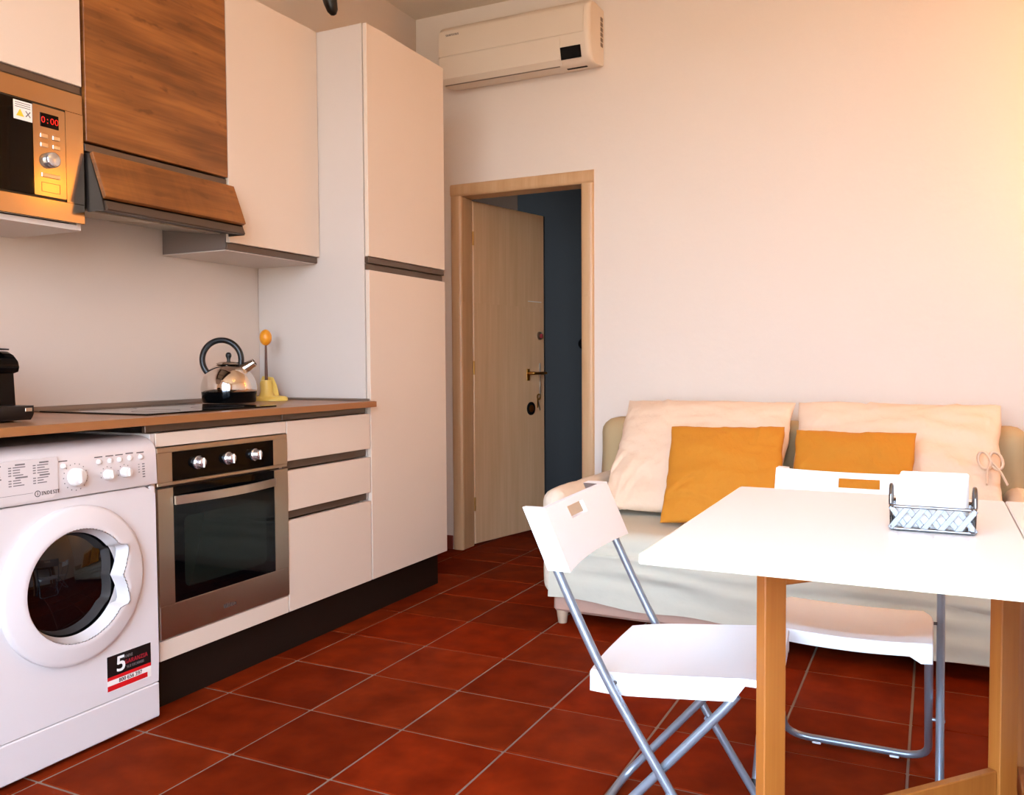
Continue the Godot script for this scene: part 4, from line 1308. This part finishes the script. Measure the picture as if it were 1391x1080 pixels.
func make_basket() -> void:
	var o := thing("napkin_basket", "small woven silver basket on the white table", "basket", Vector3(2.717, 0.7408, 2.415), deg_to_rad(0.6))
	var hx := 0.0745
	var hz := 0.045
	var hh := 0.048
	# rims
	for y in [0.004, hh]:
		var rm := []
		for q in round_rect(-hx, -hz, hx, hz, 0.01, 4):
			rm.append(Vector3(q.x, y, q.y))
		part("rim", mb().tube(rm, 0.0034, 8, true), M.weave_silver, o)
	part("bottom", mb().span(Vector3(-hx + 0.003, 0.001, -hz + 0.003), Vector3(hx - 0.003, 0.003, hz - 0.003)), M.weave_silver, o)
	# slanting strips, two layers, on the four sides
	for f in 4:
		var long := f < 2
		var half := hx if long else hz
		var cnt := 5 if long else 3
		var sgn := 1.0 if f % 2 == 0 else -1.0
		for layer in 2:
			for i in cnt:
				var step := 2.0 * half / cnt
				var c := -half + step * (i + 0.5)
				var dx := step * 0.55 * (1.0 if layer == 0 else -1.0)
				var off := sgn * ((hz if long else hx) + (0.0012 if layer == 0 else -0.0012))
				var a := Vector3(clampf(c - dx, -half, half), 0.004, off)
				var b := Vector3(clampf(c + dx, -half, half), hh, off)
				if not long:
					a = Vector3(a.z, a.y, a.x)
					b = Vector3(b.z, b.y, b.x)
				part("strip", mb().bar(a, b, 0.0105, 0.0014, Vector3(1, 0, 0) if long else Vector3(0, 0, 1), 0.0005), M.weave_silver, o)
	for s in [-1.0, 1.0]:
		var lp := []
		for i in 13:
			var a := PI * i / 12.0
			lp.append(Vector3(s * hx, hh + 0.036 * sin(a), 0.026 * cos(a)))
		part("loop_handle", mb().tube(lp, 0.0042, 8), M.weave_silver, o)
	for i in 4:
		var n := thing("napkin", ["front sheet of the white paper napkins in the silver basket", "second sheet of white paper napkins from the front of the silver basket", "third sheet of white paper napkins from the front of the silver basket", "rearmost sheet of the white paper napkins in the silver basket"][i], "napkin", Vector3(2.714, 0.7445, 2.440 - i * 0.016), deg_to_rad(0.6), "white napkins in the silver basket")
		var dy := [0.0, 0.004, 0.007, 0.01][i] as float
		var m := mb(Transform3D(Basis(Vector3.RIGHT, -0.06), Vector3.ZERO))
		m.soft(Vector3(0.002 * i, 0.048 + dy * 0.5, 0), Vector3(0.124, 0.096 + dy, 0.011), 0.005, 8)
		part("folded_sheet", m, M.napkin_white, n)
		part("fold", mb(Transform3D(Basis(Vector3.RIGHT, -0.06), Vector3.ZERO)).span(Vector3(-0.056, 0.012, 0.0056), Vector3(0.058, 0.086, 0.0062), 0.0002), M.napkin_white, n)


# ---------------------------------------------------------------- sofa
func pillow(w: float, h: float, t: float, seed_: int, wrinkle: float, pinch := 0.06, sag := 0.0, knot := Vector2.INF) -> MB:
	var lr := RandomNumberGenerator.new()
	lr.seed = seed_
	var creases := []
	for i in 9:
		var side := i % 4
		var q := lr.randf_range(-0.9, 0.9)
		var c := Vector2(q, -1) if side == 0 else Vector2(q, 1) if side == 1 else Vector2(-1, q) if side == 2 else Vector2(1, q)
		var into := (-c + Vector2(lr.randf_range(-0.8, 0.8), lr.randf_range(-0.8, 0.8))).normalized()
		creases.append([c * Vector2(w, h) * 0.5, into, lr.randf_range(0.10, 0.22), lr.randf_range(0.5, 1.0)])
	var n := FastNoiseLite.new()
	n.seed = seed_
	n.frequency = 3.2
	n.fractal_octaves = 3
	var m := mb()
	var N := 64
	for s in [-1.0, 1.0]:
		var P := []
		for i in N + 1:
			var line := []
			for j in N + 1:
				var u := sin((2.0 * i / N - 1.0) * PI / 2)
				var v := sin((2.0 * j / N - 1.0) * PI / 2)
				var e := pow(maxf((1.0 - pow(absf(u), 2.6)) * (1.0 - pow(absf(v), 2.6)), 0.0), 0.42)
				var x := u * w * 0.5 * (1.0 - pinch * (1.0 - v * v))
				var y := v * h * 0.5 * (1.0 - pinch * (1.0 - u * u))
				x *= 1.0 + 0.025 * n.get_noise_2d(v * 0.5 + 3.0, signf(u) * 5.0)
				y *= 1.0 + 0.02 * n.get_noise_2d(u * 0.5 + 7.0, signf(v) * 9.0)
				var bulge := 1.0 - sag * v
				var z: float = s * t * 0.5 * e * bulge
				z += n.get_noise_3d(x * 0.8 + y * 0.9, y * 1.6 - x * 0.4, s * 3.0) * wrinkle * e
				z += n.get_noise_2d(x * 2.0 + 9.0, y * 2.0) * wrinkle * 0.25
				for cq in creases:
					var d: Vector2 = Vector2(x, y) - cq[0]
					var along: float = d.dot(cq[1])
					var off: float = d.cross(cq[1]) + 0.02 * sin(along * 14.0)
					if along > 0.0 and along < cq[2] * 2.0:
						var fade: float = exp(-pow(along / cq[2], 2)) * minf(along / 0.02, 1.0)
						z += s * wrinkle * 0.45 * cq[3] * fade * (exp(-pow(off / 0.012, 2)) - 0.9 * exp(-pow((off - 0.02) / 0.012, 2)))
				if knot != Vector2.INF and s > 0.0:
					var kd := Vector2(x, y) - knot
					z += 0.011 * sin(kd.angle() * 6.0 + kd.length() * 9.0) * exp(-kd.length() / 0.13) * minf(kd.length() / 0.03, 1.0) * e
				line.append(Vector3(x, y, z))
			P.append(line)
		m.sheet(P, Vector3(0, 0, -s * 0.6))
	return m


func make_sofa() -> void:
	var o := thing("sofa", "two seat sofa under a loose cream cover against the back wall", "sofa")
	var n := FastNoiseLite.new()
	n.seed = 17
	n.frequency = 1.0
	n.fractal_octaves = 3
	# wooden base and feet
	part("base_frame", mb().span(Vector3(1.315, 0.052, 0.14), Vector3(3.02, 0.16, 1.075), 0.012), M.sofa_wood, o)
	for x in [1.345, 2.985]:
		for z in [0.2, 1.045]:
			part("foot", mb(Transform3D(Basis.IDENTITY, Vector3(x, 0.001, z))).lathe([Vector2(0, 0), Vector2(0.018, 0), Vector2(0.026, 0.056), Vector2(0, 0.056)], 16), M.sofa_foot, o)
	# covered seat: folds hang from the left corner and run along the front
	var fold := func(x: float, y: float) -> float:
		var dx := maxf(x - 1.32, 0.0)
		var f := 0.0
		for q in [[0.345, 0.10, 1.6, 0.020, 0.016], [0.33, 0.17, 1.5, 0.020, 0.013], [0.31, 0.235, 1.1, 0.024, 0.011], [0.26, 0.06, 0.9, 0.018, 0.008]]:
			var yy: float = q[0] - q[1] * (1.0 - exp(-dx * q[2])) + 0.008 * sin(dx * 5.0 + q[0] * 40.0)
			f += q[4] * exp(-pow((y - yy) / q[3], 2)) * (0.35 + 0.65 * exp(-dx * 0.8))
			f -= q[4] * 0.8 * exp(-pow((y - yy + q[3] * 1.7) / q[3], 2)) * (0.35 + 0.65 * exp(-dx * 0.8))
		return f
	var wob := func(p: Vector3, d: Vector3) -> float:
		var f := n.get_noise_3d(p.x * 0.9, p.y * 7.0 + p.x * 1.2, p.z * 1.5) * 0.016 * clampf(d.z, 0.0, 1.0)
		f += fold.call(p.x, p.y) * clampf(d.z, 0, 1)
		f += n.get_noise_2d(p.x * 3.0, p.z * 2.0) * 0.006 * clampf(d.y, 0, 1)
		return f
	part("seat_cover", mb().soft(Vector3(2.165, 0.246, 0.62), Vector3(1.63, 0.31, 0.93), 0.06, 60, wob), M.sofa_cover, o)
	# skirt: hem slopes down to the right
	var sk := []
	for k in 17:
		var line := []
		for i in 81:
			var f := i / 80.0
			var x := lerpf(1.303, 2.985, f)
			var hem := 0.118 - 0.062 * f + 0.006 * sin(f * 21.0)
			var t := k / 16.0
			var y := lerpf(0.325, hem, t)
			var z: float = 1.089 + 0.008 * t + (n.get_noise_2d(x * 3.2, y * 5.0 + 20.0) * 0.012 + 0.003 * sin(x * 26.0)) * t + fold.call(x, y)
			if k == 0:
				z = 1.066
			line.append(Vector3(x, y, z))
		sk.append(line)
	var skm := mb().sheet(sk, Vector3(2.1, 0.2, 0.0))
	var inner := []
	for line in sk:
		var l2 := []
		for p in line:
			l2.append(p - Vector3(0, 0, 0.006))
		inner.append(l2)
	skm.sheet(inner, Vector3(2.1, 0.2, 3.0))
	skm.sheet([sk[16], inner[16]], Vector3(2.1, 1.0, 1.08))
	part("skirt", skm, M.sofa_cover, o)
	# arms
	for cx in [1.312, 3.025]:
		var aw := func(p: Vector3, d: Vector3) -> float: return n.get_noise_3d(p.x * 2.0, p.y * 4.0, p.z * 3.0) * 0.008
		part("arm", mb().soft(Vector3(cx, 0.335, 0.62), Vector3(0.1, 0.44, 0.92), 0.049, 22, aw), M.sofa_arm, o)
	# back with its khaki sides
	var bwob := func(p: Vector3, d: Vector3) -> float: return n.get_noise_3d(p.x * 3.0, p.y * 3.0, p.z * 3.0) * 0.008
	part("back", mb().soft(Vector3(2.145, 0.53, 0.165), Vector3(1.86, 0.54, 0.22), 0.07, 28, bwob), M.sofa_khaki, o)

	# large peach cushions
	for s in [0, 1]:
		var lab: String = ["left peach back cushion on the sofa, its open side to the door frame", "right peach back cushion on the sofa with tied ribbons at its right end"][s]
		var w: float = [0.775, 0.79][s]
		var cx: float = [1.770, 2.568][s]
		var c := thing("back_cushion", lab, "cushion", Vector3(cx, 0.657, 0.495 if s == 0 else 0.485), 0.0, "peach back cushions")
		c.rotation = Vector3(-0.72, 0, 0.0)
		part("cover", pillow(w, 0.62, 0.15, 30 + s, 0.03, 0.03, 0.0, Vector2(0.33, -0.03) if s == 1 else Vector2.INF), M.peach_cloth, c)
		if s == 1:
			for q in [[0.345, -0.02, 0.0], [0.345, -0.02, 1.0]]:
				var lp := []
				for i in 15:
					var a := TAU * i / 15.0
					var sx := 1.0 if q[2] < 0.5 else -1.0
					lp.append(Vector3(q[0] + sx * (0.02 + 0.022 * cos(a)), q[1] + 0.03 * sin(a) - 0.012 * sx * cos(a), 0.075 + 0.012 * sin(a)))
				part("ribbon_loop", mb().tube(lp, 0.011, 8, true, 0.5), M.peach_cloth, c)
			part("ribbon_tail", mb().tube([Vector3(0.345, -0.02, 0.078), Vector3(0.335, -0.07, 0.08), Vector3(0.33, -0.13, 0.075)], 0.009, 8, false, 0.4), M.peach_cloth, c)
			part("ribbon_tail", mb().tube([Vector3(0.345, -0.02, 0.078), Vector3(0.38, -0.08, 0.08), Vector3(0.4, -0.125, 0.07)], 0.009, 8, false, 0.4), M.peach_cloth, c)
	# mustard cushions
	for s in [0, 1]:
		var lab: String = ["left mustard yellow cushion leaning on the peach back cushion", "right mustard yellow cushion behind the far folding chair"][s]
		var c := thing("cushion", lab, "cushion", [Vector3(1.937, 0.612, 0.735), Vector3(2.428, 0.605, 0.725)][s], 0.0, "mustard yellow cushions")
		c.rotation = Vector3(-0.62, [0.05, -0.02][s], [0.03, 0.0][s])
		part("cover", pillow([0.475, 0.45][s], 0.46, 0.11, 40 + s * 3, 0.018, 0.035, 0.0), M.mustard_cloth, c)
		var zip := mb()
		zip.tube([Vector3(-0.2, -0.222, 0), Vector3(0.2, -0.222, 0)], 0.003, 6)
		part("seam", zip, M.mustard_cloth, c)


func _ready() -> void:
	rng.seed = 7
	make_view()
	make_materials()
	lamps()
	make_room()
	make_kitchen()
	make_table()
	make_sofa()
	var a := make_chair("white folding chair with grey tube legs at the left end of the table", "white folding chairs at the table")
	var b := a.duplicate() as Node3D
	b.name = numbered("folding_chair")
	add_child(b)
	b.set_meta("label", "white folding chair on the far side of the table, in front of the sofa")
	b.set_meta("group", "white folding chairs at the table")
	b.position = Vector3(2.532, 0, 1.70)
	a.position = Vector3(1.932, 0, 2.437)
	a.rotation.y = deg_to_rad(92.8)
	make_wall_things()
